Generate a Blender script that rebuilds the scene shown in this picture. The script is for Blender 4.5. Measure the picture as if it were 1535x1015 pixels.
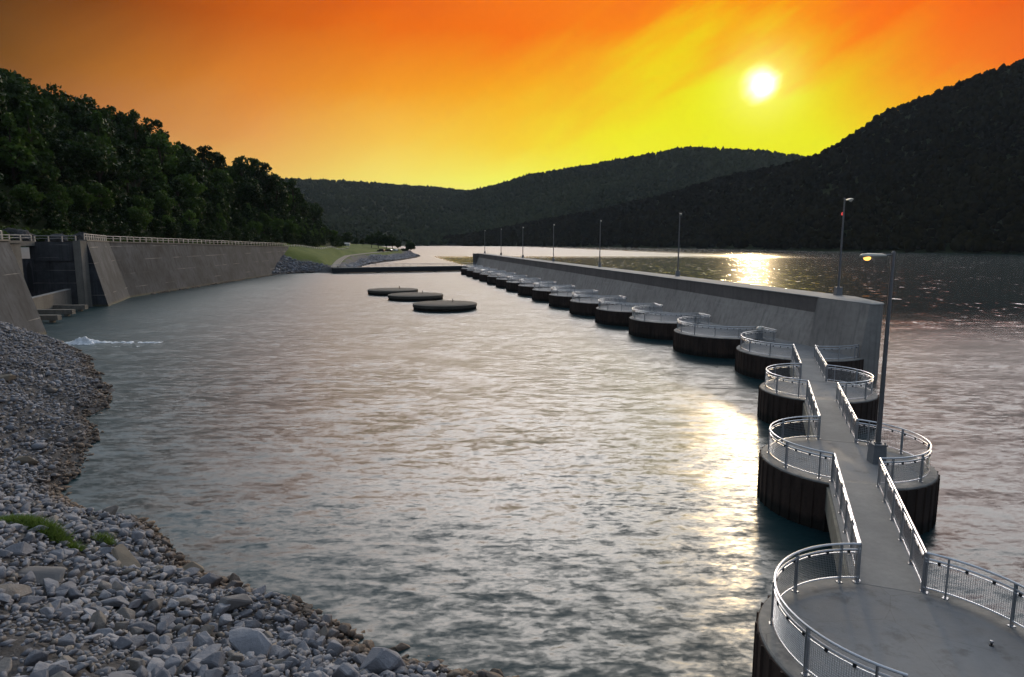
import bpy, bmesh, math, random
import numpy as np
from mathutils import Vector, Matrix, noise
R = math.radians
random.seed(7); rng = np.random.default_rng(11)
for o in list(bpy.data.objects): bpy.data.objects.remove(o)
scene = bpy.context.scene
col = scene.collection

# ------------------------------------------------------------------ camera
CAM_H = 10.0                                # metres above the platform decks (z = 0)
F_PX, CX, CY = 1000.0, 767.5, 507.5
PITCH = math.atan(147.5 / F_PX)
cam_d = bpy.data.cameras.new('camera'); cam = bpy.data.objects.new('camera', cam_d); col.objects.link(cam)
cam_d.sensor_width = 36.0; cam_d.lens = 36.0 * F_PX / 1535.0
cam_d.clip_start = 0.1; cam_d.clip_end = 20000
cam.location = (0, 0, CAM_H); cam.rotation_euler = (math.pi / 2 - PITCH, 0, 0)
scene.camera = cam
_c, _s = math.cos(PITCH), math.sin(PITCH)
def ray(x, y):
    u = (x - CX) / F_PX; v = -(y - CY) / F_PX
    return np.array([u, _c + v * _s, -_s + v * _c])
def at_z(x, y, z):
    d = ray(x, y); return d * ((z - CAM_H) / d[2]) + np.array([0, 0, CAM_H])
def at_y(x, y, Y):
    d = ray(x, y); return d * (Y / d[1]) + np.array([0, 0, CAM_H])
def project(P):
    P = np.asarray(P, float); q = P - np.array([0, 0, CAM_H])
    z = q[..., 1] * _c - q[..., 2] * _s; v = q[..., 1] * _s + q[..., 2] * _c
    return CX + F_PX * q[..., 0] / z, CY - F_PX * v / z, z

# ------------------------------------------------------------------ render settings
scene.view_settings.view_transform = 'Standard'
scene.view_settings.look = 'None'
scene.view_settings.exposure = 0.0
scene.view_settings.gamma = 1.0
scene.render.engine = 'CYCLES'
cy = scene.cycles
cy.use_denoising = True
cy.max_bounces = 6; cy.diffuse_bounces = 3; cy.glossy_bounces = 3; cy.transmission_bounces = 2
cy.volume_bounces = 1; cy.transparent_max_bounces = 8
cy.sample_clamp_indirect = 6.0; cy.sample_clamp_direct = 0.0
cy.caustics_reflective = False; cy.caustics_refractive = False

# ------------------------------------------------------------------ sun and sky
sun_dir = ray(1145, 127); sun_dir = sun_dir / np.linalg.norm(sun_dir)
SUN_EL = math.asin(sun_dir[2]); SUN_AZ = math.atan2(sun_dir[0], sun_dir[1])      # azimuth clockwise from +Y
sd = bpy.data.lights.new('sun', 'SUN'); sun = bpy.data.objects.new('sun', sd); col.objects.link(sun)
sd.energy = 0.6; sd.angle = R(2.5); sd.color = (1.0, 0.74, 0.42)
sun.rotation_euler = Vector(-sun_dir).to_track_quat('-Z', 'Y').to_euler()
sun.location = (100, 200, 150)

def lin(c):
    return tuple(((v / 255) / 12.92 if v / 255 <= 0.04045 else ((v / 255 + 0.055) / 1.055) ** 2.4) for v in c)

world = bpy.data.worlds.new('World'); scene.world = world; world.use_nodes = True
def build_world():
    nt = world.node_tree; N = nt.nodes; Lk = nt.links; N.clear()
    def m(op, a, b=None, c=None, clamp=False):
        n = N.new('ShaderNodeMath'); n.operation = op; n.use_clamp = clamp
        for i, v in enumerate((a, b, c)):
            if v is None: continue
            if isinstance(v, (int, float)): n.inputs[i].default_value = v
            else: Lk.new(v, n.inputs[i])
        return n.outputs[0]
    def mix(fac, a, b, blend='MIX'):
        n = N.new('ShaderNodeMix'); n.data_type = 'RGBA'; n.blend_type = blend; n.clamp_factor = True
        for s, v in ((n.inputs[0], fac), (n.inputs[6], a), (n.inputs[7], b)):
            if isinstance(v, (int, float)): s.default_value = v
            elif isinstance(v, tuple): s.default_value = (*v, 1)
            else: Lk.new(v, s)
        return n.outputs[2]
    tc = N.new('ShaderNodeTexCoord')
    nrm = N.new('ShaderNodeVectorMath'); nrm.operation = 'NORMALIZE'; Lk.new(tc.outputs['Generated'], nrm.inputs[0])
    sp = N.new('ShaderNodeSeparateXYZ'); Lk.new(nrm.outputs[0], sp.inputs[0])
    el0 = m('MULTIPLY', m('ARCSINE', sp.outputs[2]), 57.29578)
    az0 = m('MULTIPLY', m('ARCTAN2', sp.outputs[0], sp.outputs[1]), 57.29578)
    # long thin cloud streaks that climb to the right of the sun
    p = N.new('ShaderNodeCombineXYZ')
    along = m('ADD', m('MULTIPLY', az0, 0.86), m('MULTIPLY', el0, 0.5))
    across = m('SUBTRACT', m('MULTIPLY', el0, 0.86), m('MULTIPLY', az0, 0.5))
    Lk.new(m('MULTIPLY', along, 0.055), p.inputs[0]); Lk.new(m('MULTIPLY', across, 0.21), p.inputs[1])
    nz = N.new('ShaderNodeTexNoise'); nz.inputs['Scale'].default_value = 1.0; nz.inputs['Detail'].default_value = 5
    nz.inputs['Roughness'].default_value = 0.58; nz.inputs['Distortion'].default_value = 0.15; Lk.new(p.outputs[0], nz.inputs['Vector'])
    streak = m('SUBTRACT', nz.outputs[0], 0.5)
    wgt = m('ADD', 0.25, m('MULTIPLY', m('SMOOTH_MIN', m('MAXIMUM', m('DIVIDE', m('ADD', az0, 6.0), 16.0), 0.0), 1.0, 0.2), 0.75))
    wgt = m('MULTIPLY', wgt, m('MULTIPLY', el0, 0.1, clamp=True))
    el = m('ADD', el0, m('MULTIPLY', m('MULTIPLY', streak, wgt), 11.0))
    az = m('ADD', az0, m('MULTIPLY', m('MULTIPLY', streak, wgt), -4.0))
    def ramp(stops):
        cr = N.new('ShaderNodeValToRGB'); cr.color_ramp.interpolation = 'EASE' if False else 'LINEAR'
        e = cr.color_ramp.elements
        while len(e) < len(stops): e.new(0.5)
        for k, (a, c) in enumerate(stops):
            e[k].position = (a + 90) / 180; e[k].color = (*lin(c), 1)
        Lk.new(m('DIVIDE', m('ADD', az, 90.0), 180.0, clamp=True), cr.inputs[0])
        return cr.outputs[0]
    G = (128, 140, 158)
    rows = [
        (0.5, [(-75, G), (-45, (150, 125, 100)), (-30, (225, 185, 120)), (-20, (246, 218, 135)), (-10, (253, 246, 158)), (0, (253, 252, 140)), (10, (249, 249, 70)), (20, (241, 241, 25)), (30, (246, 225, 30)), (38, (240, 190, 60)), (75, G)]),
        (5.0, [(-75, G), (-45, (130, 100, 75)), (-30, (212, 155, 88)), (-20, (240, 193, 96)), (-10, (251, 232, 105)), (0, (251, 249, 88)), (8, (246, 246, 40)), (20, (240, 240, 14)), (27, (242, 232, 16)), (32, (248, 205, 22)), (38, (246, 165, 28)), (75, G)]),
        (8.0, [(-75, G), (-45, (110, 85, 65)), (-36, (150, 95, 48)), (-30, (192, 124, 64)), (-20, (232, 160, 76)), (-10, (250, 200, 74)), (0, (251, 212, 46)), (9, (245, 236, 20)), (16, (240, 240, 10)), (24, (240, 238, 12)), (30, (248, 190, 20)), (38, (246, 135, 22)), (75, G)]),
        (12.0, [(-75, G), (-45, (95, 75, 60)), (-36, (120, 74, 14)), (-30, (172, 104, 30)), (-20, (224, 130, 36)), (-10, (246, 156, 28)), (0, (250, 170, 14)), (6, (249, 182, 20)), (11, (245, 216, 12)), (16, (240, 238, 10)), (22, (240, 236, 12)), (27, (246, 176, 16)), (32, (251, 128, 16)), (38, (240, 100, 20)), (75, G)]),
        (16.5, [(-75, G), (-45, (85, 65, 50)), (-36, (84, 46, 0)), (-30, (126, 62, 0)), (-20, (200, 92, 2)), (-10, (236, 110, 4)), (0, (248, 116, 4)), (10, (253, 134, 4)), (17, (252, 158, 4)), (22, (253, 150, 4)), (27, (254, 118, 4)), (32, (250, 102, 6)), (38, (222, 86, 8)), (75, G)]),
        (18.4, [(-75, G), (-45, (85, 68, 55)), (-36, (78, 42, 0)), (-30, (116, 56, 2)), (-20, (190, 84, 6)), (-10, (228, 100, 8)), (0, (247, 118, 14)), (10, (250, 124, 14)), (20, (252, 130, 14)), (26, (250, 110, 14)), (32, (242, 98, 14)), (38, (214, 84, 18)), (75, G)]),
        (21.5, [(-90, G), (-50, (118, 126, 140)), (-32, (158, 156, 162)), (-14, (228, 210, 202)), (4, (255, 238, 222)), (20, (255, 240, 220)), (34, (205, 188, 180)), (55, (124, 130, 142)), (90, G)]),
        (36.0, [(-90, G), (-50, (130, 144, 162)), (-20, (166, 178, 192)), (0, (204, 208, 214)), (20, (204, 206, 210)), (40, (160, 168, 180)), (70, G)]),
    ]
    out = None
    for k, (e, st) in enumerate(rows):
        c = ramp(st)
        if out is None: out = c
        else:
            mr = N.new('ShaderNodeMapRange'); mr.interpolation_type = 'SMOOTHSTEP' if k > 4 else 'LINEAR'
            mr.inputs['From Min'].default_value = rows[k - 1][0]; mr.inputs['From Max'].default_value = e
            Lk.new(el if k < 6 else el0, mr.inputs['Value'])
            out = mix(mr.outputs[0], out, c)
    # upper sky: the Nishita sky, greyed by thin cloud
    sky = N.new('ShaderNodeTexSky'); sky.sky_type = 'NISHITA'; sky.sun_disc = False
    sky.sun_elevation = SUN_EL; sky.sun_rotation = SUN_AZ; sky.dust_density = 2.0; sky.air_density = 1.2
    skl = N.new('ShaderNodeVectorMath'); skl.operation = 'SCALE'; Lk.new(sky.outputs[0], skl.inputs[0]); skl.inputs[3].default_value = 0.10
    veil = mix(0.75, skl.outputs[0], (0.42, 0.53, 0.68))
    mr = N.new('ShaderNodeMapRange'); mr.interpolation_type = 'SMOOTHSTEP'; Lk.new(el0, mr.inputs['Value'])
    mr.inputs['From Min'].default_value = 36; mr.inputs['From Max'].default_value = 62
    out = mix(mr.outputs[0], out, veil)
    # the sun seen through haze: a soft white core
    sv = N.new('ShaderNodeVectorMath'); sv.operation = 'DOT_PRODUCT'; Lk.new(nrm.outputs[0], sv.inputs[0]); sv.inputs[1].default_value = tuple(sun_dir)
    ang = m('MULTIPLY', m('ARCCOSINE', m('MINIMUM', sv.outputs['Value'], 0.999999)), 57.29578)
    ang0 = ang
    ang = m('ADD', ang, m('MULTIPLY', streak, 3.4))
    core = m('POWER', m('SUBTRACT', 1.0, m('DIVIDE', ang, 2.05), clamp=True), 2.8)
    add = N.new('ShaderNodeVectorMath'); add.operation = 'SCALE'; add.inputs[0].default_value = (1.0, 0.93, 0.8); Lk.new(m('ADD', m('MULTIPLY', core, 5.0), m('MULTIPLY', m('EXPONENT', m('MULTIPLY', m('POWER', m('DIVIDE', ang0, 2.6), 2.0), -1.0)), 0.16)), add.inputs[3])
    fin = N.new('ShaderNodeVectorMath'); fin.operation = 'ADD'; Lk.new(out, fin.inputs[0]); Lk.new(add.outputs[0], fin.inputs[1])
    # pale glow lobes added above the frame to whiten the water's reflections
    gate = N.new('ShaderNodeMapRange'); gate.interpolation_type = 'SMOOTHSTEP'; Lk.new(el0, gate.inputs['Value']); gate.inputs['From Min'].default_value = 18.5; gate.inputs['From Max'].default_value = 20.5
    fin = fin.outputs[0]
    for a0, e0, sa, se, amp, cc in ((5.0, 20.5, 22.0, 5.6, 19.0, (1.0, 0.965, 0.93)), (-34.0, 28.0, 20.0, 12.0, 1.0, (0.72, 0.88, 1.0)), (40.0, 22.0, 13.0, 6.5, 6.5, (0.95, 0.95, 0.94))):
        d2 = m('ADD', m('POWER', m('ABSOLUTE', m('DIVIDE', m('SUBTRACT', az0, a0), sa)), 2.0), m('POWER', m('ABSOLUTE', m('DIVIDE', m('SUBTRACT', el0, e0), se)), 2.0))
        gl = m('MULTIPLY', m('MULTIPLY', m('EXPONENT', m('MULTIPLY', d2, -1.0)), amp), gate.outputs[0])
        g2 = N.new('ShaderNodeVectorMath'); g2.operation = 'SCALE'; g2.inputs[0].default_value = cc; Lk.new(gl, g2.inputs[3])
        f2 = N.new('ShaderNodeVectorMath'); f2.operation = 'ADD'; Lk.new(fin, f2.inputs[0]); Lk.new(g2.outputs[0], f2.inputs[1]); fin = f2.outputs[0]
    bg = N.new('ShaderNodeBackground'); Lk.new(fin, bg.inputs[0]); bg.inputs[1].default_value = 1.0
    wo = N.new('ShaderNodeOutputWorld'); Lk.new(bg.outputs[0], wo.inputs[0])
build_world()

# ------------------------------------------------------------------ helpers: materials
class MatB:
    def __init__(s, name):
        s.m = bpy.data.materials.new(name); s.m.use_nodes = True
        s.nt = s.m.node_tree; s.N = s.nt.nodes; s.L = s.nt.links
        s.b = s.N['Principled BSDF']
        s.geo = s.N.new('ShaderNodeNewGeometry')
    def link(s, v, sock):
        if isinstance(v, (int, float)): sock.default_value = v
        elif isinstance(v, tuple): sock.default_value = (*v, 1) if len(v) == 3 and sock.type == 'RGBA' else v
        else: s.L.new(v, sock)
    def math(s, op, a, b=None, c=None, clamp=False):
        n = s.N.new('ShaderNodeMath'); n.operation = op; n.use_clamp = clamp
        for i, v in enumerate((a, b, c)):
            if v is not None: s.link(v, n.inputs[i])
        return n.outputs[0]
    def pos(s, scale=(1, 1, 1), local=False, rotz=0):
        mp = s.N.new('ShaderNodeMapping'); mp.inputs['Scale'].default_value = scale; mp.inputs['Rotation'].default_value = (0, 0, rotz)
        if local:
            tc = s.N.new('ShaderNodeTexCoord'); s.L.new(tc.outputs['Object'], mp.inputs[0])
        else: s.L.new(s.geo.outputs['Position'], mp.inputs[0])
        return mp.outputs[0]
    def noise(s, vec, scale=1, detail=4, rough=0.55, dist=0):
        n = s.N.new('ShaderNodeTexNoise'); s.L.new(vec, n.inputs['Vector'])
        n.inputs['Scale'].default_value = scale; n.inputs['Detail'].default_value = detail
        n.inputs['Roughness'].default_value = rough; n.inputs['Distortion'].default_value = dist
        return n.outputs[0]
    def voro(s, vec, scale=1, feature='F1'):
        n = s.N.new('ShaderNodeTexVoronoi'); n.feature = feature; s.L.new(vec, n.inputs['Vector']); n.inputs['Scale'].default_value = scale
        return n.outputs['Distance']
    def rng(s, v, a, b, lo=0.0, hi=1.0, smooth=False):
        n = s.N.new('ShaderNodeMapRange'); s.L.new(v, n.inputs['Value'])
        if smooth: n.interpolation_type = 'SMOOTHSTEP'
        for k, x in zip(('From Min', 'From Max', 'To Min', 'To Max'), (a, b, lo, hi)): n.inputs[k].default_value = x
        return n.outputs[0]
    def mix(s, fac, a, b, blend='MIX'):
        n = s.N.new('ShaderNodeMix'); n.data_type = 'RGBA'; n.blend_type = blend
        s.link(fac, n.inputs[0]); s.link(a, n.inputs[6]); s.link(b, n.inputs[7])
        return n.outputs[2]
    def bump(s, h, strength=0.3, dist=0.05, normal=None):
        n = s.N.new('ShaderNodeBump'); s.L.new(h, n.inputs['Height']); n.inputs['Strength'].default_value = strength; n.inputs['Distance'].default_value = dist
        if normal is not None: s.L.new(normal, n.inputs['Normal'])
        s.L.new(n.outputs[0], s.b.inputs['Normal']); return n.outputs[0]
    def attr(s, name):
        n = s.N.new('ShaderNodeAttribute'); n.attribute_name = name; return n.outputs['Fac'], n.outputs['Color']
    def objrand(s):
        n = s.N.new('ShaderNodeObjectInfo'); return n.outputs['Random']
    def z(s):
        n = s.N.new('ShaderNodeSeparateXYZ'); s.L.new(s.geo.outputs['Position'], n.inputs[0]); return n.outputs[2]
    def out(s, color=None, rough=None, metal=None, spec=None):
        for k, v in (('Base Color', color), ('Roughness', rough), ('Metallic', metal), ('Specular IOR Level', spec)):
            if v is not None: s.link(v, s.b.inputs[k])
        return s.m

def concrete(name, a, b, stain, scale=0.35, streak=0.5, rough=0.85, bumps=0.25, pour=0.0, tide=None):
    M = MatB(name)
    n1 = M.noise(M.pos(), scale, 6, 0.6)
    n2 = M.noise(M.pos(), scale * 9, 5, 0.65)
    n3 = M.noise(M.pos((1.6, 1.6, 0.06)), 1.0, 5, 0.6)
    c = M.mix(M.rng(n1, 0.35, 0.68), a, b)
    c = M.mix(M.math('MULTIPLY', M.rng(n2, 0.42, 0.75), 0.35), c, stain)
    c = M.mix(M.math('MULTIPLY', M.rng(n3, 0.5, 0.72), streak), c, stain)
    if pour:
        zz = M.math('ADD', M.z(), M.math('MULTIPLY', n1, 0.12))
        fr = M.math('FRACT', M.math('DIVIDE', zz, pour))
        ln = M.math('LESS_THAN', fr, 0.035)
        gate = M.rng(M.noise(M.pos((0.12, 0.12, 0.4)), 1.0, 3), 0.5, 0.6)
        c = M.mix(M.math('MULTIPLY', M.math('MULTIPLY', ln, gate), 0.55), c, (0.42, 0.4, 0.36))
    if tide:
        t = M.rng(M.math('ADD', M.z(), M.math('MULTIPLY', n2, 0.5)), tide[0], tide[1], 1, 0, True)
        c = M.mix(M.math('MULTIPLY', t, 0.8), c, tide[2])
    sp = M.noise(M.pos(), 60, 2, 0.6)
    h = M.math('ADD', M.math('MULTIPLY', n2, 0.5), M.math('MULTIPLY', sp, 0.25))
    M.bump(h, bumps, 0.04)
    return M.out(c, rough, spec=0.35)

MAT = {}
MAT['deck'] = concrete('deck_concrete', (0.205, 0.20, 0.195), (0.30, 0.29, 0.27), (0.13, 0.125, 0.12), 0.45, 0.15)
def deck_mat(name, rr):
    M = MatB(name)
    tc = M.N.new('ShaderNodeTexCoord'); ln = M.N.new('ShaderNodeVectorMath'); ln.operation = 'LENGTH'; M.L.new(tc.outputs['Object'], ln.inputs[0])
    n1 = M.noise(M.pos(), 0.55, 6, 0.62, 0.6); n2 = M.noise(M.pos(), 5, 5, 0.65); n3 = M.noise(M.pos(), 1.7, 5, 0.6)
    rad = M.math('ADD', ln.outputs['Value'], M.math('MULTIPLY', M.math('SUBTRACT', n3, 0.5), 0.7))
    c = M.mix(M.rng(n1, 0.35, 0.65), (0.145, 0.153, 0.16), (0.22, 0.228, 0.233))
    rim = M.mix(M.rng(n3, 0.4, 0.6), (0.205, 0.20, 0.187), (0.29, 0.275, 0.245))
    c = M.mix(M.rng(rad, rr - 0.45, rr + 0.05, 0, 1, True), c, rim)
    c = M.mix(M.math('MULTIPLY', M.rng(M.noise(M.pos(), 1.1, 4, 0.7), 0.54, 0.66), 0.6), c, (0.085, 0.085, 0.085))
    c = M.mix(M.math('MULTIPLY', M.rng(n2, 0.5, 0.8), 0.35), c, (0.13, 0.13, 0.13))
    cr = M.N.new('ShaderNodeTexVoronoi'); cr.feature = 'DISTANCE_TO_EDGE'; M.L.new(M.pos(), cr.inputs['Vector']); cr.inputs['Scale'].default_value = 0.33
    c = M.mix(M.math('MULTIPLY', M.math('LESS_THAN', M.math('ADD', cr.outputs['Distance'], M.math('MULTIPLY', n3, 0.012)), 0.0085), 0.5), c, (0.09, 0.088, 0.085))
    M.bump(M.math('ADD', n2, M.math('MULTIPLY', M.noise(M.pos(), 55, 2), 0.3)), 0.25, 0.03)
    return M.out(c, M.rng(n1, 0.3, 0.7, 0.6, 0.9), spec=0.35)
MAT['deck'] = deck_mat('deck_concrete', 3.28); MAT['deckbig'] = deck_mat('big_deck_concrete', 5.2)
MAT['walk'] = concrete('walkway_concrete', (0.25, 0.245, 0.235), (0.33, 0.32, 0.30), (0.17, 0.165, 0.16), 0.5, 0.1)
MAT['girder'] = concrete('girder_concrete', (0.23, 0.22, 0.18), (0.30, 0.285, 0.235), (0.10, 0.095, 0.08), 0.6, 0.5)
MAT['wallc'] = concrete('guard_wall_concrete', (0.31, 0.28, 0.25), (0.41, 0.375, 0.335), (0.13, 0.125, 0.118), 0.2, 0.55, pour=2.4)
MAT['wallshade'] = concrete('shaded_wall_concrete', (0.16, 0.14, 0.127), (0.215, 0.19, 0.172), (0.085, 0.08, 0.076), 0.25, 0.6)  # wall concrete darkened: shade of the upper band and far pier in the colour
MAT['walltop'] = concrete('coping_concrete', (0.30, 0.29, 0.27), (0.38, 0.365, 0.335), (0.2, 0.19, 0.18), 0.5, 0.0)
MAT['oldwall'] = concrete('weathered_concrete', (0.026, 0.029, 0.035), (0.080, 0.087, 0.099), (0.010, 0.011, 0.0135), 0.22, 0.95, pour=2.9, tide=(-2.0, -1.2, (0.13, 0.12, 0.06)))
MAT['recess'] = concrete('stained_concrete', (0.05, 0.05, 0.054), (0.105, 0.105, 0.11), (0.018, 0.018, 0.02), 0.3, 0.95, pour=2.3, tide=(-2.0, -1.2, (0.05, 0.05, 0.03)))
MAT['paleconc'] = concrete('pale_concrete', (0.19, 0.175, 0.15), (0.25, 0.235, 0.205), (0.09, 0.082, 0.07), 0.4, 0.6)
MAT['disc'] = concrete('mossy_concrete', (0.085, 0.072, 0.056), (0.125, 0.108, 0.085), (0.065, 0.055, 0.045), 0.5, 0.2)

def sheetpile_mat():
    M = MatB('rusted_sheet_pile')
    n1 = M.noise(M.pos((1, 1, 0.25)), 1.6, 6, 0.65); n2 = M.noise(M.pos(), 9, 4)
    c = M.mix(M.rng(n1, 0.35, 0.7), (0.040, 0.027, 0.021), (0.088, 0.057, 0.043))
    c = M.mix(M.math('MULTIPLY', M.rng(n2, 0.5, 0.75), 0.5), c, (0.03, 0.022, 0.02))
    t = M.rng(M.math('ADD', M.z(), M.math('MULTIPLY', n1, 0.6)), -1.5, -1.1, 1, 0, True)
    c = M.mix(M.math('MULTIPLY', t, 0.85), c, (0.014, 0.014, 0.01))
    M.bump(n2, 0.4, 0.03)
    return M.out(c, 0.8, spec=0.3)
MAT['pile'] = sheetpile_mat()
def metal(name, c, rough, met=1.0, var=0.2):
    M = MatB(name)
    n = M.noise(M.pos(), 14, 4, 0.6)
    cc = M.mix(M.rng(n, 0.3, 0.75), c, tuple(v * (1 - var) for v in c))
    return M.out(cc, M.rng(n, 0.2, 0.8, rough - 0.07, rough + 0.1), met)
MAT['alu'] = metal('aluminium_rail', (0.78, 0.79, 0.81), 0.33)
MAT['alupost'] = metal('aluminium_post', (0.50, 0.51, 0.53), 0.42)
MAT['wire'] = metal('galvanised_wire', (0.6, 0.61, 0.62), 0.4, 0.9)
MAT['pole'] = metal('grey_pole', (0.22, 0.22, 0.225), 0.45, 0.8)
MAT['head'] = metal('lamp_housing', (0.62, 0.58, 0.5), 0.4, 0.6)
MAT['pedestal'] = metal('grey_pedestal_paint', (0.20, 0.21, 0.22), 0.5, 0.1)
MAT['steelold'] = metal('old_railing', (0.42, 0.40, 0.37), 0.6, 0.2)
MAT['dark'] = metal('dark_steel', (0.04, 0.04, 0.042), 0.6, 0.4)
MAT['rubber'] = metal('tyre_rubber', (0.02, 0.02, 0.02), 0.8, 0)
def paint(name, c):
    M = MatB(name); n = M.noise(M.pos(), 6, 3)
    M.b.inputs['Coat Weight'].default_value = 0.5
    return M.out(M.mix(n, c, tuple(v * 0.8 for v in c)), 0.35, 0.2)
MAT['carblack'] = paint('black_paint', (0.012, 0.012, 0.014)); MAT['carred'] = paint('dark_red_paint', (0.05, 0.012, 0.012)); MAT['carwhite'] = paint('white_paint', (0.7, 0.7, 0.7))
MAT['glass'] = paint('dark_glass', (0.02, 0.025, 0.03))
MAT['whitewall'] = paint('white_boards', (0.75, 0.74, 0.72))
def emit(name, c, s):
    M = MatB(name); M.b.inputs['Emission Color'].default_value = (*c, 1); M.b.inputs['Emission Strength'].default_value = s
    return M.out(c, 0.4)
MAT['lit'] = emit('lit_lamp_glass', (1.0, 0.48, 0.10), 2.6)
MAT['unlit'] = emit('cool_lamp_glass', (0.6, 0.58, 0.5), 0.0)
MAT['redlight'] = emit('red_beacon_glass', (0.9, 0.06, 0.05), 0.9)
def rock_mat(name, attr):
    M = MatB(name)
    if attr: r = M.attr('tint')[0]
    else: r = M.objrand()
    v = M.pos()
    n1 = M.noise(v, 2.2, 6, 0.65); n2 = M.noise(v, 14, 5, 0.65)
    c = M.mix(r, (0.14, 0.144, 0.16), (0.31, 0.313, 0.335))
    r2 = M.math('FRACT', M.math('MULTIPLY', r, 17.31))
    c = M.mix(M.math('MULTIPLY', M.math('GREATER_THAN', r2, 0.90), 0.75), c, (0.21, 0.175, 0.13))
    c = M.mix(M.math('MULTIPLY', M.rng(n1, 0.4, 0.7), 0.55), c, (0.16, 0.163, 0.18))
    c = M.mix(M.math('MULTIPLY', M.rng(n2, 0.55, 0.8), 0.45), c, (0.36, 0.365, 0.39))
    wet = M.rng(M.math('ADD', M.z(), M.math('MULTIPLY', n1, 0.7)), -1.45, -0.75, 1, 0, True)
    c = M.mix(M.math('MULTIPLY', wet, 0.85), c, M.mix(r2, (0.085, 0.06, 0.04), (0.2, 0.14, 0.09)))
    M.bump(M.math('ADD', n1, M.math('MULTIPLY', n2, 0.5)), 0.6, 0.08)
    return M.out(c, 0.85, spec=0.3)
MAT['rock'] = rock_mat('riprap_rock', False); MAT['rubble'] = rock_mat('riprap_rubble', True)
def ground_mat(name, a, b, cc, scale=0.6, bd=0.08):
    M = MatB(name); n1 = M.noise(M.pos(), scale, 7, 0.65); n2 = M.noise(M.pos(), scale * 14, 5, 0.7)
    c = M.mix(M.rng(n1, 0.35, 0.65), a, b); c = M.mix(M.math('MULTIPLY', M.rng(n2, 0.4, 0.7), 0.7), c, cc)
    M.bump(n2, 0.8, bd); return M.out(c, 0.95, spec=0.15)
MAT['bank'] = ground_mat('bank_gravel', (0.085, 0.083, 0.085), (0.135, 0.13, 0.13), (0.055, 0.052, 0.05), 0.7)
MAT['lawn'] = ground_mat('bank_turf', (0.075, 0.10, 0.022), (0.13, 0.145, 0.04), (0.05, 0.075, 0.018), 0.08, 0.2)
MAT['pathm'] = ground_mat('path_surface', (0.30, 0.26, 0.21), (0.36, 0.32, 0.26), (0.24, 0.21, 0.17), 0.3, 0.01)
MAT['hillm'] = ground_mat('hill_floor', (0.022, 0.032, 0.010), (0.035, 0.045, 0.014), (0.015, 0.02, 0.008), 0.05, 0.5)
MAT['outcrop'] = ground_mat('outcrop_rock', (0.07, 0.068, 0.07), (0.14, 0.135, 0.135), (0.03, 0.03, 0.03), 0.5, 0.3)
def leaf_mat(name, a, b, attr=True, obj=True, rough=0.6, trans=0.25):
    M = MatB(name)
    t = M.attr('tint')[0]
    c = M.mix(t, a, b)
    if obj: c = M.mix(M.math('MULTIPLY', M.objrand(), 0.55), c, tuple(v * 0.45 for v in a))
    M.out(c, rough, spec=0.2 if trans else 0.0)
    if trans:
        tr = M.N.new('ShaderNodeBsdfTranslucent'); M.L.new(c, tr.inputs[0])
        mx = M.N.new('ShaderNodeMixShader'); mx.inputs[0].default_value = trans
        M.L.new(M.b.outputs[0], mx.inputs[1]); M.L.new(tr.outputs[0], mx.inputs[2])
        M.L.new(mx.outputs[0], M.N['Material Output'].inputs[0])
    return M.m
MAT['leaf'] = leaf_mat('tree_leaves', (0.016, 0.038, 0.007), (0.046, 0.085, 0.014))
MAT['leaflight'] = leaf_mat('bush_leaves', (0.045, 0.08, 0.015), (0.10, 0.15, 0.03))
MAT['leafmid'] = leaf_mat('light_tree_leaves', (0.045, 0.095, 0.014), (0.105, 0.18, 0.026))
MAT['leaffar'] = leaf_mat('far_leaves', (0.02, 0.04, 0.012), (0.05, 0.085, 0.02))
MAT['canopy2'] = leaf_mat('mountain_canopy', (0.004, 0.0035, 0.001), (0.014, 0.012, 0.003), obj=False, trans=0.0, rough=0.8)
MAT['canopy'] = leaf_mat('forest_canopy', (0.015, 0.020, 0.010), (0.036, 0.044, 0.019), obj=False, trans=0.0, rough=0.8)
MAT['grass'] = leaf_mat('grass_blades', (0.10, 0.17, 0.03), (0.2, 0.28, 0.07), obj=False)
MAT['bark'] = ground_mat('bark', (0.06, 0.045, 0.03), (0.09, 0.07, 0.05), (0.03, 0.025, 0.02), 3.0)
def foam_mat():
    M = MatB('white_foam'); n = M.noise(M.pos(), 3, 6, 0.7)
    M.bump(n, 0.6, 0.1)
    return M.out(M.mix(M.rng(n, 0.35, 0.6), (0.62, 0.66, 0.68), (0.88, 0.89, 0.9)), 0.6)
MAT['foam'] = foam_mat()
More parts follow.
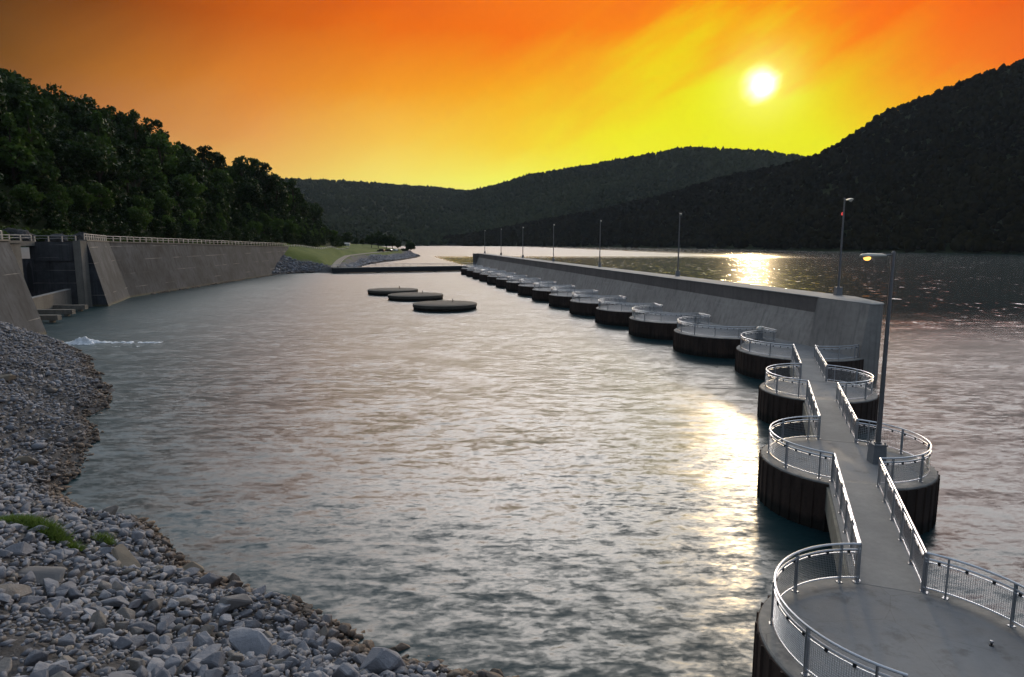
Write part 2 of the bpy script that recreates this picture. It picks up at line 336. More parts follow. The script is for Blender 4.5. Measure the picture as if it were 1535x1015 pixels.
def water_mat():
    M = MatB('river_surface')
    warp = M.noise(M.pos(), 0.045, 3)
    def slope(vec, scale, detail, rough):
        n = M.N.new('ShaderNodeTexNoise'); M.L.new(vec, n.inputs['Vector']); n.inputs['Scale'].default_value = scale; n.inputs['Detail'].default_value = detail; n.inputs['Roughness'].default_value = rough; n.inputs['Distortion'].default_value = 0.4
        v = M.N.new('ShaderNodeVectorMath'); v.operation = 'SUBTRACT'; M.L.new(n.outputs['Color'], v.inputs[0]); v.inputs[1].default_value = (0.5, 0.5, 0.5); return v.outputs[0]
    def vm(op, a, b):
        v = M.N.new('ShaderNodeVectorMath'); v.operation = op; M.L.new(a, v.inputs[0])
        if isinstance(b, tuple): v.inputs[1].default_value = b
        else: M.L.new(b, v.inputs[1] if op != 'SCALE' else v.inputs[3])
        return v.outputs[0]
    a = slope(M.pos((0.45, 1.25, 1), rotz=R(8)), 1.5, 3, 0.6)
    b = slope(M.pos((0.8, 1.5, 1), rotz=R(-14)), 3.6, 4, 0.62)
    c = slope(M.pos((0.5, 1.1, 1), rotz=R(4)), 0.36, 3, 0.55)
    calm = M.rng(warp, 0.33, 0.67, 0.5, 1.2)
    sx = M.N.new('ShaderNodeSeparateXYZ'); M.L.new(M.geo.outputs['Position'], sx.inputs[0])
    side = M.math('ADD', sx.outputs[0], M.math('MULTIPLY', sx.outputs[1], 0.206))       # lake side of the guard wall
    wide = M.rng(side, 250, 330, 0, 1, True)
    far = M.math('MULTIPLY', M.rng(sx.outputs[1], 430, 560, 0, 1, True), M.math('SUBTRACT', 1.0, wide))
    reach = M.math('MULTIPLY', M.rng(sx.outputs[1], 255, 300, 0, 1, True), M.rng(side, 48, 38, 0, 1, True))      # smooth reach beyond the low footbridge
    lake = M.math('MULTIPLY', M.math('MULTIPLY', M.rng(side, 40, 48, 0, 1, True), M.rng(sx.outputs[1], 60, 120, 0, 1, True)), M.math('MAXIMUM', wide, M.rng(sx.outputs[1], 560, 430, 0, 1, True)))
    far = M.math('MAXIMUM', far, reach)
    gust = M.rng(M.noise(M.pos((0.55, 0.14, 1)), 1.0, 3, 0.6), 0.52, 0.66, 0.10, 1.0)   # the lake is nearly calm, with small ruffled spots
    gl = M.math('ADD', M.math('SUBTRACT', 1.0, lake), M.math('MULTIPLY', lake, gust))
    fine = vm('ADD', vm('MULTIPLY', a, (0.8, 1.6, 0)), vm('MULTIPLY', b, (0.7, 1.15, 0)))
    fine = vm('SCALE', fine, M.math('MULTIPLY', M.math('SUBTRACT', 1.0, M.math('MULTIPLY', lake, 0.6)), M.math('SUBTRACT', gl, M.math('MULTIPLY', far, 0.55))))
    long_ = vm('SCALE', vm('MULTIPLY', c, (0.3, 0.6, 0)), M.math('MULTIPLY', gl, M.math('ADD', 1.0, M.math('MULTIPLY', lake, 0.8))))
    lee = M.rng(sx.outputs[1], 17, 88, 0.0, 1.0)                                        # calmer water in the lee of the near bank
    t = vm('SCALE', vm('ADD', fine, long_), M.math('ADD', M.math('MULTIPLY', lake, 0.5), M.math('SUBTRACT', M.math('ADD', 0.33, M.math('MULTIPLY', lee, 0.23)), M.math('MULTIPLY', M.math('MULTIPLY', M.rng(sx.outputs[1], 40, 130), M.math('SUBTRACT', 1.0, lake)), 0.24))))
    t = vm('SCALE', t, calm)
    nn = vm('NORMALIZE', vm('ADD', t, M.geo.outputs['Normal']), (0, 0, 0))
    M.L.new(nn, M.b.inputs['Normal'])
    M.b.inputs['IOR'].default_value = 1.333
    col_ = M.mix(M.noise(M.pos(), 0.03, 3), (0.008, 0.029, 0.034), (0.013, 0.038, 0.043))
    ro = M.math('SUBTRACT', M.math('SUBTRACT', M.math('ADD', 0.28, M.math('MULTIPLY', M.rng(sx.outputs[1], 30, 110), 0.10)), M.math('MULTIPLY', lake, 0.26)), M.math('MULTIPLY', far, 0.04))
    return M.out(col_, ro, spec=0.5)
MAT['water'] = water_mat()

# ------------------------------------------------------------------ helpers: geometry
class MB:
    def __init__(s): s.v = []; s.f = []; s.t = []; s.n = 0
    def add(s, v, f, tint=None):
        v = [tuple(map(float, p)) for p in v]
        s.f += [tuple(i + s.n for i in q) for q in f]; s.v += v; s.n += len(v)
        if tint is not None: s.t += [tint] * len(v)
        return s
    def box(s, x0, x1, y0, y1, z0, z1, M=None):
        v = [(x, y, z) for z in (z0, z1) for y in (y0, y1) for x in (x0, x1)]
        if M is not None: v = [M @ Vector(p) for p in v]
        return s.add(v, [(0, 2, 3, 1), (4, 5, 7, 6), (0, 1, 5, 4), (2, 6, 7, 3), (0, 4, 6, 2), (1, 3, 7, 5)])
    def prism(s, poly, z0, z1, taper=None):
        """poly: list of (x, y) counter-clockwise; taper: other outline at z1"""
        n = len(poly); q = taper or poly
        return s.add([(x, y, z0) for x, y in poly] + [(x, y, z1) for x, y in q],
                     [tuple(range(n - 1, -1, -1)), tuple(range(n, 2 * n))] + [(i, (i + 1) % n, n + (i + 1) % n, n + i) for i in range(n)])
    def hexa(s, a, b):
        """a: four points, b: four points; a solid between the two quads"""
        return s.add(list(a) + list(b), [(3, 2, 1, 0), (4, 5, 6, 7)] + [(i, (i + 1) % 4, 4 + (i + 1) % 4, 4 + i) for i in range(4)])
    def tube(s, pts, r, n=8, r1=None, closed=False):
        pts = [Vector(p) for p in pts]; k = len(pts); vv = []; ff = []
        for i, p in enumerate(pts):
            if closed: d = pts[(i + 1) % k] - pts[i - 1]
            else: d = pts[min(i + 1, k - 1)] - pts[max(i - 1, 0)]
            d.normalize()
            up = Vector((0, 0, 1)) if abs(d.z) < 0.9 else Vector((0, 1, 0))
            a = d.cross(up).normalized(); b = a.cross(d)
            rr = r if r1 is None else r + (r1 - r) * i / max(1, k - 1)
            for j in range(n):
                t = 2 * math.pi * j / n; vv.append(p + a * rr * math.cos(t) + b * rr * math.sin(t))
        for i in range(k if closed else k - 1):
            i2 = (i + 1) % k
            for j in range(n):
                j2 = (j + 1) % n; ff.append((i * n + j, i * n + j2, i2 * n + j2, i2 * n + j))
        if not closed: ff += [tuple(range(n - 1, -1, -1)), tuple(range((k - 1) * n, k * n))]
        return s.add(vv, ff)
    def lathe(s, prof, n=24, c=(0, 0, 0)):
        vv = [(c[0] + r * math.cos(2 * math.pi * j / n), c[1] + r * math.sin(2 * math.pi * j / n), c[2] + z) for r, z in prof for j in range(n)]
        ff = [(i * n + j, i * n + (j + 1) % n, (i + 1) * n + (j + 1) % n, (i + 1) * n + j) for i in range(len(prof) - 1) for j in range(n)]
        return s.add(vv, ff + [tuple(range(n - 1, -1, -1)), tuple(range((len(prof) - 1) * n, len(prof) * n))])
    def build(s, name, mat, parent=None, smooth=False, loc=None):
        me = bpy.data.meshes.new(name); me.from_pydata(s.v, [], s.f); me.update()
        if s.t: me.attributes.new('tint', 'FLOAT', 'POINT').data.foreach_set('value', np.array(s.t, np.float32))
        return link(name, me, mat, parent, smooth)
def link(name, me, mat, parent=None, smooth=False):
    if mat is not None: me.materials.append(mat)
    if smooth:
        me.shade_smooth(); me.set_sharp_from_angle(angle=R(40))
    o = bpy.data.objects.new(name, me); col.objects.link(o)
    if parent is not None: o.parent = parent
    return o
def np_mesh(name, V, F, mat, parent=None, smooth=False, tint=None):
    V = np.asarray(V, np.float32); F = np.asarray(F, np.int32); k = F.shape[1]
    me = bpy.data.meshes.new(name)
    me.vertices.add(len(V)); me.vertices.foreach_set('co', V.ravel())
    me.loops.add(F.size); me.loops.foreach_set('vertex_index', F.ravel())
    me.polygons.add(len(F)); me.polygons.foreach_set('loop_start', np.arange(0, F.size, k, dtype=np.int32))
    me.polygons.foreach_set('loop_total', np.full(len(F), k, np.int32))
    me.update(calc_edges=True)
    if tint is not None: me.attributes.new('tint', 'FLOAT', 'POINT').data.foreach_set('value', np.asarray(tint, np.float32))
    me.materials.append(mat)
    if smooth: me.shade_smooth()
    o = bpy.data.objects.new(name, me); col.objects.link(o)
    if parent is not None: o.parent = parent
    return o
def tag(o, label=None, cat=None, group=None, kind=None):
    if label: o['label'] = label
    if cat: o['category'] = cat
    if group: o['group'] = group
    if kind: o['kind'] = kind
    return o
def empty(name, loc=(0, 0, 0), rz=0, label=None, cat=None, group=None):
    o = bpy.data.objects.new(name, None); o.empty_display_size = 0.3; col.objects.link(o)
    o.location = loc; o.rotation_euler = (0, 0, rz)
    return tag(o, label, cat, group)
def copy_tree(o, parent=None):
    c = o.copy(); col.objects.link(c)
    if parent is not None: c.parent = parent
    for ch in list(o.children): copy_tree(ch, c)
    return c
def vnoise(x, y, scale, seed=0):
    """smooth value noise on numpy arrays, -1..1"""
    x = np.asarray(x, float) * scale; y = np.asarray(y, float) * scale
    xi = np.floor(x).astype(np.int64); yi = np.floor(y).astype(np.int64); fx = x - xi; fy = y - yi
    fx = fx * fx * fx * (fx * (fx * 6 - 15) + 10); fy = fy * fy * fy * (fy * (fy * 6 - 15) + 10)
    def h(a, b):
        n = (a * 374761393 + b * 668265263 + seed * 982451653) & 0x7fffffff
        n = ((n ^ (n >> 13)) * 1274126177) & 0x7fffffff
        return ((n ^ (n >> 16)) & 0xffff) / 32767.5 - 1
    return (h(xi, yi) * (1 - fx) + h(xi + 1, yi) * fx) * (1 - fy) + (h(xi, yi + 1) * (1 - fx) + h(xi + 1, yi + 1) * fx) * fy
def fbm(x, y, scale, octv=4, seed=0):
    t = 0; a = 1
    for k in range(octv): t = t + a * vnoise(x, y, scale * 2 ** k, seed + k); a *= 0.5
    return t
def grid_faces(nr, nc):
    i = np.arange(nr - 1)[:, None] * nc + np.arange(nc - 1)[None, :]
    return np.stack([i, i + 1, i + nc + 1, i + nc], -1).reshape(-1, 4)

WATER = -2.1
# ================================================================== setting: water
def build_water():
    ys = [-60.0, -20.0, 0.0, 5.0]
    y = 8.0
    while y < 5200: ys.append(y); y *= 1.0115
    ys = np.array(ys)
    ts = np.concatenate([np.linspace(-6, -1.35, 12)[:-1], np.linspace(-1.35, 1.35, 560), np.linspace(1.35, 6, 12)[1:]])
    Yg = ys[:, None] * np.ones_like(ts)[None]
    w = np.maximum(ys, 30.0)
    Xg = np.where(ys[:, None] < 30, ts[None] * (ys[:, None] * 0 + 30) * (0.35 + 0.65 * np.clip(ys[:, None], 0, 30) / 30), ts[None] * w[:, None])
    sp = np.maximum(ys * 0.0115, 0.09)[:, None]
    Z = np.zeros_like(Xg)
    warp = fbm(Xg, Yg, 0.02, 2, 5)
    for lam, amp, ang, sd_ in ((7.0, 0.04, 12, 1), (3.6, 0.034, -10, 2), (2.0, 0.024, 20, 3), (1.15, 0.015, -24, 4), (0.7, 0.009, 5, 6)):
        a = R(ang); u = Xg * math.cos(a) + Yg * math.sin(a); v = -Xg * math.sin(a) + Yg * math.cos(a)
        n = vnoise(u * 0.55, v * 1.1, 1.6 / lam, sd_)
        Z += amp * n * (0.75 + 0.5 * warp) * np.clip(1.6 - 3.0 * sp / lam, 0, 1)
    Z[:4] = 0
    V = np.stack([Xg, Yg, Z + WATER], -1).reshape(-1, 3)
    o = np_mesh('river_water', V, grid_faces(len(ys), len(ts)), MAT['water'], smooth=True)
    tag(o, kind='structure')
build_water()

# ================================================================== setting: near bank
SHORE = [(-75, 97), (-66, 89.5), (-59.7, 83.5), (-51, 75.5), (-40.8, 65), (-33.9, 54.4), (-29, 45.8), (-24.2, 36.9), (-21.1, 30.8), (-19.4, 28.0), (-16.1, 27.0), (-12.7, 24.5), (-10.5, 22.5), (-8.2, 20.9), (-5.3, 19.0), (-2.9, 17.9), (-0.6, 17.1), (2.5, 13.8), (5, 9), (12, 5), (30, 1), (60, -3)]
def seg_dist(X, Y, line):
    d = np.full(np.shape(X), 1e9)
    for (x0, y0), (x1, y1) in zip(line[:-1], line[1:]):
        dx, dy = x1 - x0, y1 - y0; t = np.clip(((X - x0) * dx + (Y - y0) * dy) / (dx * dx + dy * dy), 0, 1)
        d = np.minimum(d, np.hypot(X - x0 - t * dx, Y - y0 - t * dy))
    return d
def inside(X, Y, poly):
    r = np.zeros(np.shape(X), bool); n = len(poly)
    for i in range(n):
        x0, y0 = poly[i]; x1, y1 = poly[(i + 1) % n]
        c = ((y0 > Y) != (y1 > Y)) & (X < (x1 - x0) * (Y - y0) / ((y1 - y0) if y1 != y0 else 1e-9) + x0)
        r ^= c
    return r
def bank_d(X, Y):
    d = seg_dist(X, Y, SHORE)
    return np.where(inside(X, Y, SHORE + [(60, -60), (-130, -60), (-130, 97)]), d, -d)
def bank_z(X, Y):
    d = bank_d(X, Y)
    d = d + 0.7 * fbm(X, Y, 0.25, 3, 21)
    z = np.where(d > 0, np.where(d < 9, 0.52 * d, 4.68 + 0.16 * (d - 9)), 0.6 * d)
    return WATER + z + 0.12 * fbm(X, Y, 0.7, 3, 9)
def build_bank():
    xs = np.arange(-96, 62, 0.45); ys = np.arange(-20, 100, 0.45)
    X, Y = np.meshgrid(xs, ys)
    Z = np.maximum(bank_z(X, Y), -6) - 0.10 + 0.05 * fbm(X, Y, 2.5, 2, 33)
    o = np_mesh('bank_ground', np.stack([X, Y, Z], -1).reshape(-1, 3), grid_faces(len(ys), len(xs)), MAT['bank'], smooth=True)
    tag(o, kind='structure')
build_bank()

# ================================================================== platforms, walkway and railings
def deck_bm(mb, c, r, n=96):
    mb.lathe([(r - 0.12, -0.5), (r - 0.12, -0.3), (r, -0.3), (r, -0.035), (r - 0.035, 0.0)], n, c)
def pile_mesh(mb, c, r, z0=-4.5, z1=-0.07):
    k = max(12, round(2 * math.pi * r / 0.52)); pts = []
    for i in range(k):
        for f_, dr in ((0.0, 0.03), (0.40, 0.03), (0.46, 0.085), (0.54, 0.085), (0.60, 0.03)):
            t = 2 * math.pi * (i + f_) / k
            zz = random.uniform(-0.02, 0.03) if f_ in (0.46,) else 0
            pts.append((t, r + dr, zz))
    n = len(pts)
    v = [(c[0] + q * math.cos(t), c[1] + q * math.sin(t), z0) for t, q, zz in pts] + [(c[0] + q * math.cos(t), c[1] + q * math.sin(t), z1 + zz) for t, q, zz in pts]
    v += [(c[0] + (r - 0.11) * math.cos(t), c[1] + (r - 0.11) * math.sin(t), z1) for t, q, zz in pts]
    f = [(i, (i + 1) % n, n + (i + 1) % n, n + i) for i in range(n)] + [(n + i, n + (i + 1) % n, 2 * n + (i + 1) % n, 2 * n + i) for i in range(n)]
    mb.add(v, f)
def platform(c, r, label, group):
    e = empty('round_platform', (c[0], c[1], 0), 0, label, 'platform', group)
    m = MB(); deck_bm(m, (0, 0, 0), r); m.build('deck', MAT['deck' if r < 5 else 'deckbig'], e, True)
    m = MB(); pile_mesh(m, (0, 0, 0), r); m.build('sheet_piling', MAT['pile'], e)
    return e
def resample(pts, step):
    pts = [np.array(p, float) for p in pts]; out = [pts[0]]
    for a, b in zip(pts[:-1], pts[1:]):
        k = max(1, int(round(np.linalg.norm(b - a) / step)))
        out += [a + (b - a) * i / k for i in range(1, k + 1)]
    return out
def along(pts, s):
    for a, b in zip(pts[:-1], pts[1:]):
        L = np.linalg.norm(b - a)
        if s <= L + 1e-6: return a + (b - a) * s / L, (b - a) / L
        s -= L
    return pts[-1], (pts[-1] - pts[-2]) / np.linalg.norm(pts[-1] - pts[-2])
def railing(path, label, group, posts=2.0, wire=0.06, wr=0.0045, clips=True, z0=0.0, end_pair=True):
    """aluminium guard railing along a ground path: two top tubes, a framed wire mesh, flat posts"""
    P = [np.array(p[:2], float) for p in path]
    L = sum(np.linalg.norm(b - a) for a, b in zip(P[:-1], P[1:]))
    o0 = P[0]
    e = empty('guard_railing', (o0[0], o0[1], z0), 0, label, 'railing', group)
    Q = [p - o0 for p in P]
    def lift(z): return [(p[0], p[1], z) for p in Q]
    MB().tube(lift(1.19), 0.034, 8).build('top_rail', MAT['alu'], e, True)
    MB().tube(lift(1.02), 0.030, 8).build('mid_rail', MAT['alu'], e, True)
    m = MB(); m.tube(lift(0.93), 0.016, 6); m.tube(lift(0.15), 0.024, 6); nf = len(m.f)
    if clips:
        k = int(L / 0.62)
        for i in range(k):
            p, d = along(Q, (i + 0.5) * L / k); M = Matrix.Translation((p[0], p[1], 0)) @ Matrix.Rotation(math.atan2(d[1], d[0]), 4, 'Z')
            m.box(-0.035, 0.035, -0.022, 0.022, 0.90, 1.035, M)
    fo = m.build('panel_frame', MAT['alu'], e, True); fo.data.materials.append(MAT['dark'])
    for f_ in fo.data.polygons[nf:]: f_.material_index = 1
    n = max(1, int(round((L - 0.2) / posts))); ss = [0.06 + (L - 0.12) * i / n for i in range(n + 1)]
    if end_pair and L > 3: ss = sorted(ss + [0.55, L - 0.55])
    for s in ss:
        p, d = along(Q, s); t = math.atan2(d[1], d[0])
        M = Matrix.Translation((p[0], p[1], 0)) @ Matrix.Rotation(t, 4, 'Z')
        m = MB(); m.box(-0.02, 0.02, -0.05, 0.05, 0.012, 1.175, M); m.box(-0.07, 0.07, -0.08, 0.08, 0.004, 0.016, M)
        m.build('post', MAT['alupost'], e)
    m = MB(); k = int(L / wire)
    for i in range(k + 1):
        p, d = along(Q, i * L / k); nx, ny = d[0] * wr, d[1] * wr; ox, oy = -d[1] * wr, d[0] * wr
        m.add([(p[0] - nx, p[1] - ny, 0.15), (p[0] + ox, p[1] + oy, 0.15), (p[0] + nx, p[1] + ny, 0.15), (p[0] - nx, p[1] - ny, 0.93), (p[0] + ox, p[1] + oy, 0.93), (p[0] + nx, p[1] + ny, 0.93)],
              [(0, 1, 4, 3), (1, 2, 5, 4), (2, 0, 3, 5)])
    nz = int(0.78 / wire); C = resample(Q, 0.5)
    for i in range(1, nz):
        z = 0.15 + 0.78 * i / nz; m.tube([(p[0], p[1], z) for p in C], wr, 3)
    m.build('wire_mesh', MAT['wire'], e)
    return e
def arc(c, r, a0, a1, step=0.25):
    n = max(3, int(abs(a1 - a0) * r / step)); return [(c[0] + r * math.cos(a0 + (a1 - a0) * i / n), c[1] + r * math.sin(a0 + (a1 - a0) * i / n)) for i in range(n + 1)]

WD = np.array([0.335, 0.942]); WD /= np.linalg.norm(WD); WN = np.array([-WD[1], WD[0]])       # walkway direction, its left
HALF = 0.84
SMALL = [np.array([9.95, 15.2]), np.array([15.3, 29.5]), np.array([20.62, 44.1])]
RS, RR = 3.62, 3.28
sm_names = ['nearest', 'second', 'third']
sm_lab = ['round concrete platform nearest the camera, with a small bolt in its deck',
          'round concrete platform carrying the tall lamp with the lit orange bulb',
          'small round platform between the lamp platform and the big one at the wall end']
for c, lb in zip(SMALL, sm_lab): platform(c, RS, lb, 'round sheet-piled platforms under the walkway')
def wl(c, a, b): return np.array(c) + WD * a + WN * b
TW = np.array([-0.2132, 0.9770]); TN = np.array([-TW[1], TW[0]])     # row of wall platforms, its water side
BIG0 = np.array([26.44, 60.38]); RB, RBR, SPC = 5.54, 5.2, 13.08
NBIG = 15
BIG = [BIG0 + TW * SPC * i for i in range(NBIG)]
ordn = ['', 'second', 'third', 'fourth', 'fifth', 'sixth', 'seventh', 'eighth', 'ninth', 'tenth', 'eleventh', 'twelfth', 'thirteenth', 'fourteenth', 'fifteenth']
for i, c in enumerate(BIG):
    lb = 'big round platform under the rounded near end of the guard wall' if i == 0 else f'big round platform along the guard wall, {ordn[i]} one from the wall\'s near end'
    platform(c, RB, lb, 'round sheet-piled platforms along the guard wall')
rail_ang = math.atan2(HALF, math.sqrt(RR ** 2 - HALF ** 2)); wa = math.atan2(WD[1], WD[0])
where = ['nearest platform', 'lamp platform', 'third platform']
GR = 'curved aluminium railings round the walkway platforms'
for i, c in enumerate(SMALL):
    dist = i
    railing(arc(c, RR, wa + rail_ang, wa + math.pi - rail_ang + (0 if i else 0.0)), f'curved aluminium railing on the channel side of the {where[i]}', GR, 2.3 if i else 2.0, 0.055 if i < 1 else 0.08, 0.0055)
    railing(arc(c, RR, wa - rail_ang, wa - math.pi + rail_ang), f'curved aluminium railing on the lake side of the {where[i]}', GR, 2.3 if i else 2.0, 0.055 if i < 1 else 0.08, 0.0055)
def slab(p, q, half, thick, name, mat, label, cat, group, ztop=0.006):
    p, q = np.array(p), np.array(q); d = q - p; L = np.linalg.norm(d)
    e = empty(name, (p[0], p[1], 0), math.atan2(d[1], d[0]), label, cat, group)
    m = MB(); m.box(0, L, -half, half, ztop - 0.16, ztop); m.build('walkway_slab', MAT['walk'], e)
    m = MB()
    for s in (-1, 1): m.box(0.45, L - 0.45, s * (half - 0.06) - 0.15, s * (half - 0.06) + 0.15, ztop - thick, ztop - 0.16)
    m.build('girders', MAT['girder'], e)
    return e
corner = math.sqrt(RR ** 2 - HALF ** 2)
blab = ['concrete footbridge span from the nearest platform to the lamp platform', 'concrete footbridge span from the lamp platform to the third platform', 'concrete footbridge span from the third platform to the platform at the wall end']
bshort = ['span nearest the camera', 'middle footbridge span', 'footbridge span next to the wall']
A_near = 4.55
for i in range(3):
    p = wl(SMALL[i], corner + 0.0, 0)
    q = wl(SMALL[i + 1], -corner, 0) if i < 2 else None
    if q is None:
        t = (BIG0 - SMALL[2]) @ WD - A_near; q = wl(SMALL[2], t, 0)
    dv = (q - p) / np.linalg.norm(q - p); nv = np.array([-dv[1], dv[0]])
    slab(p - dv * 0.1, q + dv * 0.1, HALF + 0.16, 1.15, 'footbridge', None, blab[i], 'footbridge', 'footbridge spans of the walkway')
    for sgn, nm in ((1, 'channel'), (-1, 'lake')):
        railing([p + nv * HALF * sgn, q + nv * HALF * sgn], f'straight aluminium railing on the {nm} side of the {bshort[i]}', 'straight aluminium railings of the footbridge spans', 1.75, 0.07, 0.0045, z0=0.006, end_pair=False)
    last_q, last_n = q, nv
# rails of the wall platforms
def bl(i, a, b): return BIG[i] + TW * a + TN * b
NK = -0.9; nk_a = math.sqrt(RBR ** 2 - NK ** 2)
def local_ang(c, p): return math.atan2(p[1] - c[1], p[0] - c[0])
GB = 'curved aluminium railings on the wall platforms'
for i in range(NBIG):
    c = BIG[i]
    far_end = bl(i, nk_a, NK); a1 = local_ang(c, far_end)
    if i == 0:
        start = last_q + last_n * HALF
        a0 = local_ang(c, start)
        first = [start]
    else:
        a0 = local_ang(c, bl(i, -nk_a, NK)); first = []
    a0 %= 2 * math.pi; a1 %= 2 * math.pi
    while a1 > a0: a1 -= 2 * math.pi
    path = first + arc(c, RBR, a0, a1, 0.35)
    if i < NBIG - 1: path += [bl(i + 1, -nk_a, NK)]
    lb = 'curved aluminium railing on the channel side of the platform at the wall end' if i == 0 else f'curved aluminium railing round the {ordn[i]} platform along the guard wall'
    near = i < 4
    railing(path, lb, GB, 2.4, 0.10 if near else 0.2, 0.007 if near else 0.013, clips=near, end_pair=near)
c = BIG0; start = last_q - last_n * HALF
railing([start] + arc(c, RBR, local_ang(c, start) + 0.03, local_ang(c, np.array([29.62, 56.25])), 0.3), 'short curved railing between the footbridge and the rounded wall end', GB, 1.9, 0.09, 0.005)
for i in range(NBIG - 1):
    p, q = bl(i, nk_a - 0.15, NK - 1.75), bl(i + 1, -nk_a + 0.15, NK - 1.75)
    d = q - p
    e = empty('link_slab', (p[0], p[1], 0), math.atan2(d[1], d[0]), f'concrete link slab between wall platforms, after the {ordn[i] or "first"} from the near end', 'walkway', 'link slabs between the wall platforms')
    m = MB(); m.box(-0.3, np.linalg.norm(d) + 0.3, -2.0, 2.0, -0.5, 0.006); m.build('slab', MAT['walk'], e)
    m = MB(); m.box(0.1, np.linalg.norm(d) - 0.1, 1.5, 1.9, -1.2, -0.5); m.build('edge_beam', MAT['girder'], e)
# bolt on the nearest deck, life-ring style cabinet (a rounded grey bollard) by the wall
b = at_z(1486, 968, 0)
e = empty('deck_bolt', tuple(b), 0, 'small steel bolt standing up from the nearest round deck', 'bolt')
m = MB(); m.lathe([(0.05, 0.002), (0.05, 0.02), (0.025, 0.02), (0.025, 0.09)], 12); m.build('shank', MAT['dark'], e)
m = MB(); m.lathe([(0.045, 0.09), (0.045, 0.13), (0.03, 0.14)], 6); m.build('nut', MAT['alupost'], e)
b = at_z(1141, 508, 0)
e = empty('bollard', (b[0] - 0.2, b[1], 0), 0, 'grey domed bollard beside the guard wall behind the first curved railing', 'bollard')
m = MB(); m.lathe([(0.40, 0.004), (0.40, 0.10), (0.33, 0.12), (0.33, 0.9)], 20); m.build('post', MAT['pedestal'], e, True)
m = MB(); m.lathe([(0.36, 0.9), (0.36, 1.0), (0.31, 1.15), (0.18, 1.27), (0.02, 1.31)], 20); m.build('cap', MAT['head'], e, True)

# ================================================================== the guard wall
GT = np.array([-0.2018, 0.9794]); GN = np.array([-GT[1], GT[0]]); G0 = np.array([28.88, 62.88]); ZT = 4.64; GL = 213.0
def gp(a, b): return G0 + GT * a + GN * b
wallE = empty('guard_wall', (G0[0], G0[1], 0), 0, 'long concrete guard wall with a rounded near end and lamps on top', 'wall')
def gl(a, b, z): p = gp(a, b) - G0; return (p[0], p[1], z)
def sweep(prof, a0, a1, step=8.0):
    k = max(1, int((a1 - a0) / step)); n = len(prof); m = MB()
    v = [gl(a0 + (a1 - a0) * i / k, b, z) for i in range(k + 1) for b, z in prof]
    f = [(i * n + j, i * n + (j + 1) % n, (i + 1) * n + (j + 1) % n, (i + 1) * n + j) for i in range(k) for j in range(n)]
    f += [tuple(range(n - 1, -1, -1)), tuple(range(k * n, k * n + n))]
    return m.add(v, f)
sweep([(-4.0, -4.0), (-4.0, 3.1), (-0.5, 3.1), (0.6, 0.0), (1.2, -1.8), (1.2, -4.0)], 0.0, GL).build('battered_face', MAT['wallc'], wallE)
sweep([(-4.0, 3.1), (-4.0, 4.56), (-0.55, 4.56), (-0.55, 3.1)], 0.0, GL).build('upper_band', MAT['wallshade'], wallE)
sweep([(-4.05, 4.56), (-4.05, 4.64), (-4.0, 4.67), (-0.55, 4.67), (-0.47, 4.64), (-0.47, 4.56)], 0.0, GL).build('coping', MAT['walltop'], wallE)
def nose(ex):
    pts = [(28.88 + ex, 62.88), (30.28, 56.25 - ex)]
    for t in np.linspace(0, 1, 9):
        a = -math.pi / 2 + t * math.pi / 2
        pts.append((30.55 + (1.55 + ex) * math.cos(a), 57.9 + (1.65 + ex) * math.sin(a)))
    bk = gp(0, -4.0 - ex); pts += [(32.45 + ex, 61.0), (bk[0], bk[1])]
    return [(x - G0[0], y - G0[1]) for x, y in pts]
top, bot = nose(0.0), nose(0.0)
bot2 = [(x - 0.62 if i < 2 else x, y - 0.1 if i == 1 else y) for i, (x, y) in enumerate(nose(0))]
m = MB(); m.prism(bot2, 0.0, 4.56, top); m.prism(bot2, -4.0, 0.0); m.build('end_block', MAT['wallc'], wallE)
m = MB(); m.prism(nose(0.05), 4.56, 4.63); m.prism(nose(0.05), 4.63, 4.668, nose(0.0)); m.build('end_coping', MAT['walltop'], wallE, True)
m = MB(); m.add(*(lambda q: (q.v, q.f))(MB().hexa([gl(GL, -4, -4), gl(GL + 3.2, -4, -4), gl(GL + 3.2, 1.3, -4), gl(GL, 1.3, -4)], [gl(GL, -4, 4.65), gl(GL + 3.2, -4, 4.65), gl(GL + 3.2, 1.3, 4.65), gl(GL, 1.3, 4.65)])))
m.build('far_pier', MAT['wallshade'], wallE)

